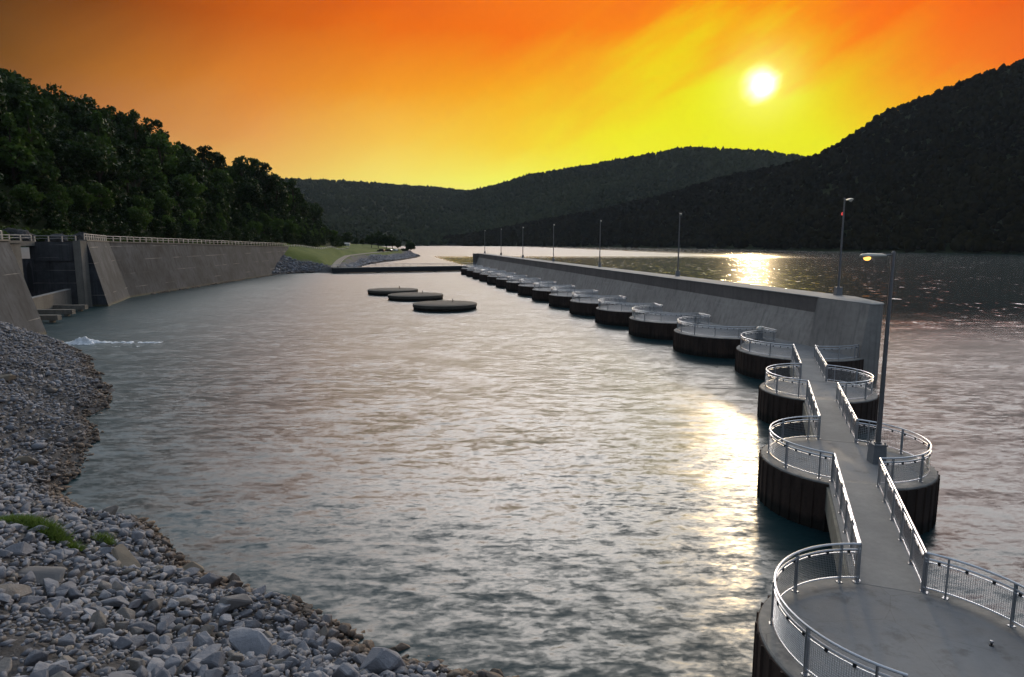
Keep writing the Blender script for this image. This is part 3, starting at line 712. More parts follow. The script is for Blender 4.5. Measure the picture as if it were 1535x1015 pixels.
# ================================================================== lamps
def lamp(loc, rz, label, lit=False, ped=0.9, red=False, hgt=9.3):
    e = empty('street_lamp', loc, rz, label, 'lamp', 'lamps on the walkway and the guard wall')
    m = MB(); w = 0.30
    m.prism([(-w, -w), (w, -w), (w, w), (-w, w)], 0.004, ped - 0.08, [(-w * .9, -w * .9), (w * .9, -w * .9), (w * .9, w * .9), (-w * .9, w * .9)])
    m.box(-w * 1.02, w * 1.02, -w * 1.02, w * 1.02, ped - 0.08, ped - 0.02)
    for sx in (-1, 1):
        for sy in (-1, 1): m.lathe([(0.035, ped - 0.02), (0.035, ped + 0.07)], 8, (sx * w * 0.72, sy * w * 0.72, 0))
    m.build('pedestal', MAT['pedestal'], e)
    m = MB(); m.tube([(0, 0, ped - 0.02), (0, 0, hgt * 0.5), (0, 0, hgt)], 0.115, 14, 0.07); m.lathe([(0.16, ped - 0.02), (0.16, ped + 0.05), (0.12, ped + 0.06)], 14); m.build('pole', MAT['pole'], e, True)
    m = MB(); m.tube([(0, 0, hgt - 0.06), (-0.35, 0, hgt - 0.10)], 0.03, 8); m.lathe([(0.08, hgt - 0.02), (0.08, hgt + 0.03), (0.04, hgt + 0.09)], 12); m.build('arm', MAT['pole'], e, True)
    h = MB(); zc = hgt - 0.13
    secs = [(-0.30, 0.07, 0.05), (-0.45, 0.09, 0.085), (-0.8, 0.135, 0.11), (-1.1, 0.16, 0.115), (-1.32, 0.13, 0.09), (-1.42, 0.05, 0.035)]
    v = []; f = []; n = 12
    for x, hw, hh in secs:
        for j in range(n):
            t = 2 * math.pi * j / n; zz = math.sin(t) * hh; v.append((x, math.cos(t) * hw, zc + (zz if zz > 0 else zz * 0.75)))
    for i in range(len(secs) - 1):
        f += [(i * n + j, i * n + (j + 1) % n, (i + 1) * n + (j + 1) % n, (i + 1) * n + j) for j in range(n)]
    f += [tuple(range(n - 1, -1, -1)), tuple(range((len(secs) - 1) * n, len(secs) * n))]
    h.add(v, f); hd = h.build('lamp_head', MAT['head'], e, True)
    g = MB(); g.lathe([(0.02, -0.20), (0.09, -0.185), (0.14, -0.13), (0.15, -0.06), (0.145, -0.03)], 16, (-1.10, 0, zc)); g.build('glass', MAT['lit'] if lit else MAT['unlit'], hd, True)
    if red:
        m = MB(); m.lathe([(0.03, 0), (0.10, 0.02), (0.10, 0.22), (0.05, 0.28)], 12, (0.20, 0, hgt - 1.55)); m.build('beacon', MAT['redlight'], e, True)
        m = MB(); m.box(0.05, 0.26, -0.05, 0.05, hgt - 1.60, hgt - 1.555); m.build('beacon_bracket', MAT['dark'], e)
    return e
near_rz = math.atan2(-0.05, 1) 
p = at_z(1313.5, 693, 0)
lamp((p[0], p[1], 0), near_rz, 'tall grey lamp standing on a round platform, its bulb glowing orange', True, 0.92, hgt=9.45)
for k in range(7):
    Y = 65.2 + 34.7 * k
    a = (Y - 0.7 - G0[1]) / GT[1]; q = gp(a, -3.4)
    lb = ['tall lamp on the rounded end of the guard wall with a small red light', 'unlit lamp on the guard wall, second from its rounded end', 'unlit lamp on the guard wall, third from its rounded end', 'unlit lamp on the guard wall, fourth from its rounded end', 'unlit lamp on the guard wall, third from its far end', 'unlit lamp on the guard wall, next to last at its far end', 'unlit lamp at the far end of the guard wall'][k]
    lamp((q[0], q[1], 4.67), math.atan2(q[1], q[0]) + (0.5 if k == 0 else 0.12), lb, False, 0.8, red=(k == 0), hgt=9.25)

# ================================================================== round dolphins in the water
for (px, py), lb in zip([(667, 454.5), (623, 441.2), (589, 433.8)], ['flat round concrete cap in the water, nearest of the three', 'flat round concrete cap in the water, middle one of the three', 'flat round concrete cap in the water, farthest of the three']):
    q = at_z(px, py, -1.1)
    e = empty('mooring_dolphin', (q[0], q[1], -1.1), 0, lb, 'dolphin', 'three round caps in the channel')
    m = MB(); m.lathe([(5.5, -0.6), (5.68, -0.5), (5.68, -0.05), (5.6, 0.0), (3.0, 0.05), (0.05, 0.07)], 72); m.build('cap', MAT['disc'], e, True)
    m = MB(); pile_mesh(m, (0, 0, 0), 5.5, -3.0, -0.45); m.build('sheet_piling', MAT['pile'], e)
    m = MB(); m.lathe([(0.06, 0.06), (0.06, 0.55), (0.12, 0.56), (0.12, 0.62)], 8, (1.2, 2.0, 0)); m.build('ring_post', MAT['dark'], e)
# ================================================================== left bank: retaining walls
def strip(m, base, top, back, zb=WATER):
    """a battered wall: base points (x, y) at water level, top points (x, y, z), back = metres of thickness behind the top"""
    for i in range(len(base) - 1):
        q = []
        for k in (i, i + 1):
            (bx, by), (tx, ty, tz) = base[k], top[k]
            ex = (bx - tx) / (tz - zb) * 2.0; ey = (by - ty) / (tz - zb) * 2.0
            q.append(((bx + ex, by + ey, zb - 2.0), (tx, ty, tz), (tx - back, ty, tz), (tx - back, ty, zb - 2.0)))
        m.hexa(q[0], q[1])
    return m
MB_ = strip(MB(), [(-81.4, 142), (-82.4, 180), (-84.1, 236), (-84.9, 262)], [(-84.1, 140.5, 9.55), (-85.2, 180, 8.9), (-86.6, 236, 7.85), (-87.2, 262, 7.4)], 1.2)
rw = empty('retaining_wall', (-84, 142, WATER), 0, 'long sloping concrete retaining wall below the dark wooded hill', 'wall')
def child(mb, name, mat, e, smooth=False):
    o = mb.build(name, mat, None, smooth); o.parent = e; o.matrix_parent_inverse = Matrix.Translation(-Vector(e.location)); return o
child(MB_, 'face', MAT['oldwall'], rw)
m = MB()
tp = [(-84.1, 140.5, 9.55), (-85.2, 180, 8.9), (-86.6, 236, 7.85), (-87.2, 262, 7.4)]
for a, b in zip(tp[:-1], tp[1:]):
    m.hexa([(a[0] + .18, a[1], a[2] + .002), (a[0] - 1.3, a[1], a[2] + .002), (a[0] - 1.3, a[1], a[2] + .22), (a[0] + .18, a[1], a[2] + .22)], [(b[0] + .18, b[1], b[2] + .002), (b[0] - 1.3, b[1], b[2] + .002), (b[0] - 1.3, b[1], b[2] + .22), (b[0] + .18, b[1], b[2] + .22)])
child(m, 'coping', MAT['paleconc'], rw)
wb = empty('wing_wall', (-76, 123, WATER), 0, 'splayed battered concrete wing wall with a triangular shaded end beside the recess', 'wall')
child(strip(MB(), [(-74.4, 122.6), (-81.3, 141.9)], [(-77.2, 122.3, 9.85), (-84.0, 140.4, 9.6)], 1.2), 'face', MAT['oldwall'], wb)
m = MB(); m.box(-78.5, -77.15, 120.4, 122.25, -4, 9.9); child(m, 'pier', MAT['paleconc'], wb)
m = MB(); m.hexa([(-77.0, 122.1, 9.87), (-78.5, 122.1, 9.87), (-78.5, 122.1, 10.1), (-77.0, 122.1, 10.1)], [(-83.9, 140.5, 9.62), (-85.4, 140.5, 9.62), (-85.4, 140.5, 9.82), (-83.9, 140.5, 9.82)]); child(m, 'coping', MAT['paleconc'], wb)
rc = empty('outlet_recess', (-82, 120, WATER), 0, 'dark stained concrete walls of the outlet recess between the two sloping walls', 'outlet')
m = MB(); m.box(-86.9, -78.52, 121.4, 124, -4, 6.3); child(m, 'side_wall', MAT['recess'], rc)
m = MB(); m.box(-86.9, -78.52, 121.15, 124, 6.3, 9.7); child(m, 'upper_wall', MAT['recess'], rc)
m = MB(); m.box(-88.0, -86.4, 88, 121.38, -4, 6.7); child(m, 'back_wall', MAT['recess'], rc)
m = MB(); m.prism([(-86.38, 119.2), (-86.38, 120.5), (-86.5, 120.5), (-86.5, 119.2)], 0.8, 5.0); m.hexa([(-86.38, 119.2, 5), (-86.5, 119.2, 5), (-86.5, 120.5, 5), (-86.38, 120.5, 5)], [(-86.38, 119.75, 6.0), (-86.5, 119.75, 6.0), (-86.5, 119.95, 6.0), (-86.38, 119.95, 6.0)]); child(m, 'slot_shade', MAT['dark'], rc)  # dark panel in place of the shade inside the slot opening
m = MB(); m.box(-94, -85.7, 88, 121.1, 9.0, 9.82); child(m, 'deck', MAT['paleconc'], rc)
m = MB(); m.box(-94.2, -93.9, 88, 121, -3, 9.0); child(m, 'shaded_inner_wall', MAT['dark'], rc)  # coloured dark to draw the shade in the opening under the deck
lw = empty('guide_wall', (-78, 112, WATER), 0, 'low pale concrete guide wall inside the outlet recess', 'wall')
child(MB().hexa([(-76.2, 100, -4), (-77.0, 100, -4), (-77.0, 100, 0.3), (-76.2, 100, 0.3)], [(-79.5, 120.2, -4), (-80.3, 120.2, -4), (-80.3, 120.2, 1.2), (-79.5, 120.2, 1.2)]), 'face', MAT['paleconc'], lw)
child(MB().hexa([(-76.1, 100, 0.302), (-77.1, 100, 0.302), (-77.1, 100, 0.42), (-76.1, 100, 0.42)], [(-79.4, 120.1, 1.202), (-80.4, 120.1, 1.202), (-80.4, 120.1, 1.32), (-79.4, 120.1, 1.32)]), 'coping', MAT['walltop'], lw)
for k, (y, x0, x1, lb) in enumerate([(114, -79.3, -73.0, 'concrete beam jutting from the recess, farthest of the three'), (106.5, -77.6, -70.3, 'concrete beam jutting from the recess, middle and longest one'), (98.5, -76.0, -67.2, 'concrete beam jutting from the recess, nearest of the three')]):
    m = MB(); m.box(x0, x1, y - .45, y + .45, -1.75, -1.05); m.box(x0 + 0.02, x1 - 0.06, y - .39, y + .39, -1.048, -1.0); m.box(x1 - 1.4, x1 - 0.8, y - .3, y + .3, -4, -1.752)
    tag(m.build('concrete_beam', MAT['paleconc']), lb, 'beam', 'beams at the mouth of the recess')
ab = empty('abutment_wall', (-60, 80, WATER), 0, 'sloping concrete wall at the left edge rising from the rubble', 'wall')
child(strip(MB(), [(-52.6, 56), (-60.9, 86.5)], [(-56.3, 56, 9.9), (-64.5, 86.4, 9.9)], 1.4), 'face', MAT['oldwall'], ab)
m = MB(); m.box(-74, -66.4, 86.45, 91.0, -4, 9.6); m.box(-75, -66.2, 86.42, 91.2, 9.6, 9.95); child(m, 'end_pier', MAT['paleconc'], ab)
child(MB().hexa([(-56.1, 56, 9.902), (-57.8, 56, 9.902), (-57.8, 56, 10.1), (-56.1, 56, 10.1)], [(-64.3, 86.4, 9.902), (-66.1, 86.4, 9.902), (-66.1, 86.4, 10.1), (-64.3, 86.4, 10.1)]), 'coping', MAT['paleconc'], ab)
def old_rail(path, label, post=2.6, h=1.05, pw=0.13):
    Q = [np.array(p, float) for p in path]; e = empty('parapet_railing', tuple(Q[0]), 0, label, 'railing', 'railings on top of the left walls')
    q0 = [p - Q[0] for p in Q]
    for z, nm in ((h, 'top_rail'), (h * 0.55, 'lower_rail')):
        m = MB(); m.tube([p + np.array([0, 0, z]) for p in q0], 0.075 if nm == 'top_rail' else 0.05, 6); m.build(nm, MAT['steelold'], e)
    L = sum(np.linalg.norm(b - a) for a, b in zip(q0[:-1], q0[1:])); k = int(L / post)
    for i in range(k + 1):
        p, d = along(q0, L * i / k); m = MB(); m.box(p[0] - pw / 2, p[0] + pw / 2, p[1] - pw, p[1] + pw, p[2] + 0.003, p[2] + h + 0.04); m.build('post', MAT['steelold'], e)
    return e
old_rail([(a[0] - .5, a[1], a[2] + .22) for a in tp], 'railing of many posts along the top of the long retaining wall', 2.7)
old_rail([(-77.6, 122.4, 10.08), (-84.4, 140.2, 9.82)], 'short railing along the top of the wing wall', 1.9)
old_rail([(-57.2, 57, 10.1), (-65.2, 86.2, 10.1)], 'railing on top of the sloping wall at the left edge', 2.2)
old_rail([(-86.2, 92, 9.83), (-86.2, 120.9, 9.83)], 'railing along the deck above the outlet recess', 2.6)
old_rail([(-86.2, 121.8, 9.71), (-78.8, 121.8, 9.71)], 'railing above the dark side wall of the recess', 2.2)

# ================================================================== left hillside
def road_z(Y): return np.interp(Y, [0, 125, 140, 180, 236, 262, 330, 420, 520], [9.75, 9.75, 9.5, 8.85, 7.8, 7.35, 6.8, 5.6, 5.0])
def foot_x(Y): return np.interp(Y, [0, 330, 400, 470], [-93, -93, -100, -122])
def crest_h(Y): return np.interp(Y, [60, 120, 200, 260, 300, 350, 400, 440, 480, 520], [45, 42, 40, 35.5, 30, 23.5, 15, 7.5, 2.5, 0.5])
def hill_z(X, Y):
    s = foot_x(Y) - X; h = crest_h(Y)
    return road_z(Y) + np.where(s > 0, h * np.tanh(0.85 * np.maximum(s, 0) / np.maximum(h, 1)) + 0.05 * np.maximum(s - 60, 0), 0) + np.clip(s / 10, 0, 1) * 1.2 * fbm(X, Y, 0.04, 3, 3)
xs = np.concatenate([np.arange(-320, -150, 10), np.arange(-150, -92, 2.0), [-92, -88.5]]); ys = np.arange(20, 560, 4.0)
X, Y = np.meshgrid(xs, ys)
tag(np_mesh('hillside', np.stack([X, Y, hill_z(X, Y) - 0.05 - np.where((Y > 250) & (X > foot_x(Y) - 1.0), 4.0, 0)], -1).reshape(-1, 3), grid_faces(len(ys), len(xs)), MAT['hillm'], smooth=True), kind='structure')
V = []; ysr = list(range(124, 263, 6)) + [262]
for y in ysr: V += [(-94, y, road_z(y) + 0.06), (float(np.interp(y, [124, 140, 262], [-79.5, -85.0, -88.3])), y, road_z(y) + 0.06)]
tag(np_mesh('service_road', V, grid_faces(len(ysr), 2), MAT['pathm']), kind='structure')
V = [(-94, 40, 9.7), (-54, 40, 9.7), (-94, 87.5, 9.7), (-66, 87.5, 9.7)]
tag(np_mesh('abutment_pavement', V, [(0, 1, 3, 2)], MAT['pathm']), kind='structure')

# ---- tree models
def orient_quads(C, S, rg, flat=0.0):
    n = len(C); a = rg.normal(size=(n, 3)); a /= np.linalg.norm(a, axis=1)[:, None]
    b = np.cross(a, rg.normal(size=(n, 3))); b /= np.linalg.norm(b, axis=1)[:, None]
    a = a * S[:, None]; b = b * (S * 0.7)[:, None]
    V = np.stack([C - a, C - b * 0.9, C + a, C + b], 1).reshape(-1, 3)
    F = np.arange(4 * n).reshape(-1, 4)
    return V, F
def crown_pts(rg, kind, h):
    cl = []
    if kind == 'round':
        for _ in range(30):
            d = rg.normal(size=3); d /= np.linalg.norm(d); rr = rg.uniform(0.45, 1.0)
            cl.append((d * rr * np.array([3.6, 3.6, 3.4]) + np.array([0, 0, h * 0.64]), rg.uniform(0.9, 1.7)))
    elif kind == 'tall':
        for _ in range(30):
            z = rg.uniform(0.3, 1.0); r = 2.9 * math.sin(math.pi * min(1, (z - 0.2) / 0.85)) + 0.3; t = rg.uniform(0, 6.28)
            cl.append((np.array([r * math.cos(t), r * math.sin(t), h * z]) * np.array([rg.uniform(.5, 1), rg.uniform(.5, 1), 1]), rg.uniform(0.8, 1.4)))
    elif kind == 'open':
        for _ in range(20):
            d = rg.normal(size=3); d[2] = abs(d[2]) * 0.7; d /= np.linalg.norm(d)
            cl.append((d * np.array([4.3, 4.3, 3.6]) * rg.uniform(0.6, 1) + np.array([0, 0, h * 0.6]), rg.uniform(0.7, 1.25)))
    elif kind == 'cone':
        for _ in range(34):
            z = rg.uniform(0.12, 1.0); r = 2.7 * (1.03 - z); t = rg.uniform(0, 6.28)
            cl.append((np.array([r * math.cos(t), r * math.sin(t), h * z]), 0.45 + 0.8 * (1 - z)))
    elif kind == 'bush':
        for _ in range(16):
            d = rg.normal(size=3); d[2] = abs(d[2]); d /= np.linalg.norm(d)
            cl.append((d * np.array([1.9, 1.9, h * 0.7]) * rg.uniform(0.4, 1), rg.uniform(0.5, 0.9)))
    return cl
def make_tree(kind, seed, h, mat, leaves=75, leaf=0.34, name='tree'):
    rg = np.random.default_rng(seed); e = empty(name)
    cl = crown_pts(rg, kind, h)
    m = MB(); lean = rg.normal(size=2) * 0.25
    if kind != 'bush':
        m.tube([(0, 0, -0.8), (lean[0] * .3, lean[1] * .3, h * 0.3), (lean[0], lean[1], h * 0.72)], 0.26, 7, 0.09)
    for c, r in cl[:: 3 if kind != 'bush' else 4]:
        z0 = max(0.05, min(c[2] * 0.6, h * 0.55)) if kind != 'bush' else 0.0
        m.tube([(lean[0] * z0 / h, lean[1] * z0 / h, z0), (c[0] * .5, c[1] * .5, (z0 + c[2]) / 2 + .2), tuple(c)], 0.10 if kind != 'bush' else 0.05, 5, 0.02)
    m.build('trunk' if kind != 'bush' else 'stems', MAT['bark'], e, True)
    P = []; T = []
    for c, r in cl:
        n = int(leaves * (r / 1.2) ** 1.5) + 12
        d = rg.normal(size=(n, 3)); d /= np.linalg.norm(d, axis=1)[:, None]
        P.append(c + d * (r * rg.uniform(0.35, 1.12, n) ** 0.6)[:, None] * np.array([1.1, 1.1, 0.8])); T.append(np.full(n, rg.uniform(0.05, 0.85)) + rg.normal(size=n) * 0.14)
    P = np.concatenate(P); T = np.clip(np.concatenate(T), 0, 1)
    P[:, 2] = np.maximum(P[:, 2], 0.15)
    V, F = orient_quads(P, rg.uniform(leaf * .65, leaf * 1.35, len(P)), rg)
    np_mesh('crown' if kind != 'bush' else 'foliage', V, F, mat, e, tint=np.repeat(T, 4))
    return e
protos = [make_tree('round', 1, 11, MAT['leaf']), make_tree('round', 2, 12, MAT['leaf']), make_tree('tall', 3, 13, MAT['leaf']), make_tree('open', 4, 12, MAT['leaf']), make_tree('cone', 5, 11, MAT['leaf']), make_tree('round', 6, 10, MAT['leaf']), make_tree('tall', 7, 11, MAT['leaf'])]
lightp = [make_tree('cone', 8, 11, MAT['leafmid']), make_tree('round', 9, 10, MAT['leafmid']), make_tree('tall', 10, 11, MAT['leafmid'])]
used = set()
def place(protos_, k, loc, s, rz, label, group, cat='tree', sz=None):
    p = protos_[k]
    o = p if id(p) not in used else copy_tree(p)
    used.add(id(p)); o.location = loc; o.scale = (s, s, sz or s); o.rotation_euler = (0, 0, rz)
    return tag(o, label, cat, group)
def scatter(n_try, x0, x1, y0, y1, dmin, accept, rg):
    pts = np.zeros((0, 2)); out = []
    for _ in range(n_try):
        p = np.array([rg.uniform(x0, x1), rg.uniform(y0, y1)])
        if not accept(p): continue
        dm = dmin(p) if callable(dmin) else dmin
        if len(out) and np.min(np.hypot(*(np.array(out) - p).T)) < dm: continue
        out.append(p)
    return out
rg = np.random.default_rng(5)
def ok_tree(p):
    s = foot_x(p[1]) - p[0]
    if s < 2.5 or s > 70: return False
    return p[0] / p[1] > -0.80 and crest_h(p[1]) > 3
pts = scatter(9000, -165, -93, 105, 480, lambda p: 5.2 + 0.008 * p[1] + 0.06 * (foot_x(p[1]) - p[0]), ok_tree, rg)
pts.sort(key=lambda p: (foot_x(p[1]) - p[0]) + 0.02 * p[1])
pts = pts[:292]
G1 = 'trees of the forest on the left hillside'
for p in pts:
    s = foot_x(p[1]) - p[0]; z = float(hill_z(p[0], p[1])) - 0.3
    k = int(rg.integers(0, 7)) if s > 10 else int(rg.choice([0, 4, 5, 6, 4]))
    sc = (rg.uniform(1.1, 1.65) if s > 9 else rg.uniform(0.55, 0.95)) * float(np.interp(p[1], [300, 380, 450], [1, 0.8, 0.55]))
    x, y, d = project((p[0], p[1], z + 10))
    if s < 9: lb = 'small tree at the foot of the left hill just above the retaining wall railing'
    elif p[1] > 330: lb = 'dark leafy tree on the low far end of the wooded left hill'
    elif s > 38: lb = 'dark tree high on the left hill close to its skyline'
    else: lb = 'dark leafy tree in the middle of the wooded slope on the left'
    lt = s < 9 or (s < 28 and rg.uniform() < 0.5)
    place(lightp if lt else protos, k % 3 if lt else k, (p[0], p[1], z), sc, rg.uniform(0, 6.28), lb, {True: 'small trees above the retaining wall', False: 'trees of the left hillside'}[s < 9] if s < 9 else ('trees of the hill end' if p[1] > 330 else ('trees near the left skyline' if s > 38 else 'trees of the left slope')), sz=sc * rg.uniform(0.9, 1.15))
def filler(n):
    cc = []
    for kd, sd_ in (('round', 51), ('tall', 52), ('cone', 53), ('round', 54)):
        r2 = np.random.default_rng(sd_); P = []; T = []
        for c, r in crown_pts(r2, kd, 10.5):
            m_ = 13; d = r2.normal(size=(m_, 3)); d /= np.linalg.norm(d, axis=1)[:, None]
            P.append(c + d * r * r2.uniform(0.4, 1.1, m_)[:, None]); T.append(np.full(m_, r2.uniform(0.05, 0.8)))
        P = np.concatenate(P); V_, F_ = orient_quads(P, r2.uniform(0.4, 0.8, len(P)), r2); cc.append((V_, F_, np.repeat(np.concatenate(T), 4)))
    r2 = np.random.default_rng(55); Vs, Fs, Ts, n0 = [], [], [], 0; k = 0
    while k < n:
        y = r2.uniform(80, 470); x = foot_x(y) - (r2.uniform(-1.0, 10) if k % 4 == 0 else r2.uniform(1.5, 85))
        if x / y < -1.15 or crest_h(y) < 3: continue
        k += 1; V_, F_, T_ = cc[k % 4]; low = (foot_x(y) - x) < 8
        s_ = (r2.uniform(0.35, 0.6) if low else r2.uniform(0.6, 1.0)) * float(np.interp(y, [300, 400, 460], [1, 0.75, 0.5])); t = r2.uniform(0, 6.28); c, sn = math.cos(t) * s_, math.sin(t) * s_
        q = np.stack([V_[:, 0] * c - V_[:, 1] * sn + x, V_[:, 0] * sn + V_[:, 1] * c + y, V_[:, 2] * s_ + float(hill_z(x, y)) - 2.2 * s_], -1)
        Vs.append(q); Fs.append(F_ + n0); n0 += len(q); Ts.append(np.clip(T_ + r2.uniform(-0.35, 0.2), 0, 1))
    tag(np_mesh('undergrowth', np.concatenate(Vs), np.concatenate(Fs), MAT['leaf'], tint=np.concatenate(Ts)), 'dense dark undergrowth filling the wooded left hill between its trees', 'undergrowth', None, 'stuff')
filler(1400)
# trees that stand out against the sky
for (px, py, Y), k, sc, lb in [((35, 118, 175), 1, 1.7, 'broad dark tree crown against the sky at the far left of the ridge'), ((120, 152, 200), 0, 1.7, 'wide rounded tree crown on the skyline between the left edge and the lone tall tree'), ((200, 170, 225), 2, 1.25, 'lone narrow tree sticking up above the left skyline'), ((303, 212, 262), 3, 1.7, 'open spreading tree with sky showing through on the left skyline'), ((392, 262, 330), 0, 1.5, 'rounded tree crown at the low right end of the left skyline')]:
    t = at_y(px, py, Y); hh = [11, 12, 13, 12][k] * sc * (1.0 if k != 0 and k != 1 else 1.0)
    zt = float(hill_z(t[0], Y)); z = max(zt - 0.5, t[2] - hh * 0.98); z = min(z, zt + 0.4)
    place(protos, k, (t[0], Y, z), sc, 1.0 + px, lb, 'skyline trees of the left hill', sz=max(sc * 0.8, min(sc * 1.9, (t[2] - z) / (hh / sc))))
bproto = [make_tree('bush', 31, 2.6, MAT['leaflight'], 90, 0.2, 'bush'), make_tree('bush', 32, 2.2, MAT['leaflight'], 90, 0.2, 'bush')]
bl_ = scatter(1500, -104, -90.5, 95, 265, 2.6, lambda p: p[0] > -92.5 - max(0, (150 - p[1]) * 0.12), rg)[:60]
for i, p in enumerate(bl_):
    sc = rg.uniform(0.5, 1.05) * (1.6 if p[1] < 145 else 1.0); z = float(hill_z(p[0], p[1])) - 0.1
    lb = 'light green bush at the foot of the hill behind the recess deck' if p[1] < 145 else 'green bush behind the railing of the retaining wall'
    place(bproto, i % 2, (p[0], p[1], z), sc, rg.uniform(0, 6), lb, 'bushes behind the recess' if p[1] < 145 else 'bushes behind the wall railing', 'bush')
# rock outcrops at the hill foot
def blob_rock(seed, sx, sy, sz):
    bm = bmesh.new(); bmesh.ops.create_icosphere(bm, subdivisions=4, radius=1)
    for v in bm.verts:
        p = v.co.copy(); f = 1 + 0.35 * noise.noise(p * 1.3 + Vector((seed, 0, 0))) + 0.16 * noise.noise(p * 3.7 + Vector((0, seed, 0)))
        q = round((p.z * f) * 5) / 5; v.co = Vector((p.x * f * sx, p.y * f * sy, (p.z * f * 0.6 + q * 0.4) * sz))
    me = bpy.data.meshes.new('rock_outcrop'); bm.to_mesh(me); bm.free(); return me
for k, (px, py, Y, s, lb) in enumerate([(22, 347, 124, (3.4, 2.2, 1.5), 'grey rock outcrop above the left railing'), (122, 349, 137, (1.5, 1.3, 1.0), 'small grey rock outcrop among bushes behind the wing wall'), (85, 352, 130, (2.0, 1.5, 1.2), 'low dark rock outcrop between the two larger outcrops')]):
    t = at_y(px, py, Y); o = link('rock_outcrop', blob_rock(k * 7.3, *s), MAT['outcrop']); o.location = (t[0], t[1], max(float(hill_z(t[0], Y)), t[2] - 1)); tag(o, lb, 'rock', 'outcrops at the foot of the left hill')

# ================================================================== far left land: grass bank, path, cars, trees
SH2 = [(-84.1, 234), (-80, 246), (-74, 251), (-66, 254), (-62.5, 262), (-66, 285), (-71.5, 322), (-72, 360), (-67.6, 408), (-67, 470), (-70, 512), (-78, 535), (-90, 560), (-105, 610), (-135, 800), (-190, 1000), (-260, 1250)]
ctrl = [(x, y, -2.1) for x, y in SH2] + [(x + 8, y, -5) for x, y in SH2[4:-3]] + [(-78, 238, -5), (-70, 245, -5), (-58, 254, -5)] + [(-87.5, 262, 7.3), (-93, 262, 7.3), (-93, 240, 7.5), (-92, 300, 7.1), (-92, 340, 6.7), (-95, 420, 5.4), (-81, 328, 2.2), (-82.5, 415, 2.5), (-84, 442, 2.9), (-66, 256.5, -0.6), (-73, 290, 1.2), (-80, 372, 2.4), (-100, 500, 4.4), (-124, 505, 5.6), (-90, 470, 3.8), (-75, 480, 1.6), (-80, 540, 1.6), (-120, 620, 4), (-180, 760, 4), (-160, 600, 5), (-130, 450, 6), (-110, 350, 7), (-240, 700, 5), (-260, 560, 6)]
cp = np.array(ctrl)
def tps(r): return np.where(r > 0, r * r * np.log(r + 1e-9), 0)
_K = tps(np.hypot(cp[:, None, 0] - cp[None, :, 0], cp[:, None, 1] - cp[None, :, 1]) / 50); NC = len(cp)
_P = np.c_[np.ones(NC), cp[:, :2] / 50]; _A = np.block([[_K + 0.02 * np.eye(NC), _P], [_P.T, np.zeros((3, 3))]])
_w = np.linalg.solve(_A, np.r_[cp[:, 2], 0, 0, 0])
def land_z(X, Y):
    X = np.asarray(X, float); Y = np.asarray(Y, float)
    r = np.hypot(X[..., None] - cp[:, 0], Y[..., None] - cp[:, 1]) / 50
    z = tps(r) @ _w[:NC] + _w[NC] + _w[NC + 1] * X / 50 + _w[NC + 2] * Y / 50
    land = inside(X, Y, SH2 + [(-400, 1250), (-400, 200), (-90, 234)]); d = seg_dist(X, Y, SH2)
    return np.where(land, np.clip(z, WATER + 0.1 * np.minimum(d, 8), 9), np.maximum(WATER - 0.5 * d, -5))
xs = np.concatenate([np.arange(-300, -130, 8), np.arange(-130, -54, 1.3)]); ys = np.concatenate([np.arange(231, 480, 2.0), np.arange(480, 700, 6), np.arange(700, 1260, 25)])
X, Y = np.meshgrid(xs, ys)
def land_mat():
    M = MatB('grass_bank'); n1 = M.noise(M.pos(), 0.12, 5); n2 = M.noise(M.pos(), 1.4, 5, 0.7)
    g = M.mix(M.rng(n1, 0.35, 0.65), (0.078, 0.112, 0.018), (0.135, 0.16, 0.034)); g = M.mix(M.math('MULTIPLY', M.rng(n2, 0.4, 0.7), 0.4), g, (0.075, 0.11, 0.02))
    st = M.mix(M.rng(n2, 0.35, 0.65), (0.08, 0.077, 0.075), (0.18, 0.17, 0.162))
    f = M.attr('tint')[0]; M.bump(n2, 0.8, 0.3)
    return M.out(M.mix(f, g, st), 0.95, spec=0.15)
MAT['landm'] = land_mat()
dl = seg_dist(X, Y, SH2); stone = np.clip((np.maximum(np.interp(Y, [250, 262, 300, 330, 420, 700], [9, 7, 6.5, 7.2, 9.6, 9]), 13.5 - 0.9 * np.hypot(X + 85, Y - 250)) + 1.5 * fbm(X, Y, 0.15, 2, 8) - dl) / 1.5, 0, 1)
PATH = [(-65.5, 247), (-69, 262), (-75, 292), (-80.5, 326), (-82.2, 350), (-82.6, 385), (-82.4, 415), (-81, 445), (-79, 475), (-77, 505)]
for _ in range(3):
    PATH = [PATH[0]] + [q for a, b in zip(PATH[:-1], PATH[1:]) for q in ((a[0] * .75 + b[0] * .25, a[1] * .75 + b[1] * .25), (a[0] * .25 + b[0] * .75, a[1] * .25 + b[1] * .75))] + [PATH[-1]]
pY = np.array([p[1] for p in PATH]); pZ = np.interp(pY, [247, 262, 292, 326, 385, 445, 505], [0.1, 0.4, 1.5, 2.35, 2.6, 2.7, 1.9])
LZ = land_z(X, Y) + 0.1 * fbm(X, Y, 0.3, 3, 4)
dP = seg_dist(X, Y, PATH); wP = np.clip((dP - 2.4) / 3.0, 0, 1); wP = np.where((Y > 252) & (Y < 500), wP * wP * (3 - 2 * wP), 1)
LZ = LZ * wP + (np.interp(Y, pY, pZ) - 0.12) * (1 - wP)
tag(np_mesh('grass_bank', np.stack([X, Y, LZ], -1).reshape(-1, 3), grid_faces(len(ys), len(xs)), MAT['landm'], smooth=True, tint=stone.ravel()), kind='structure')
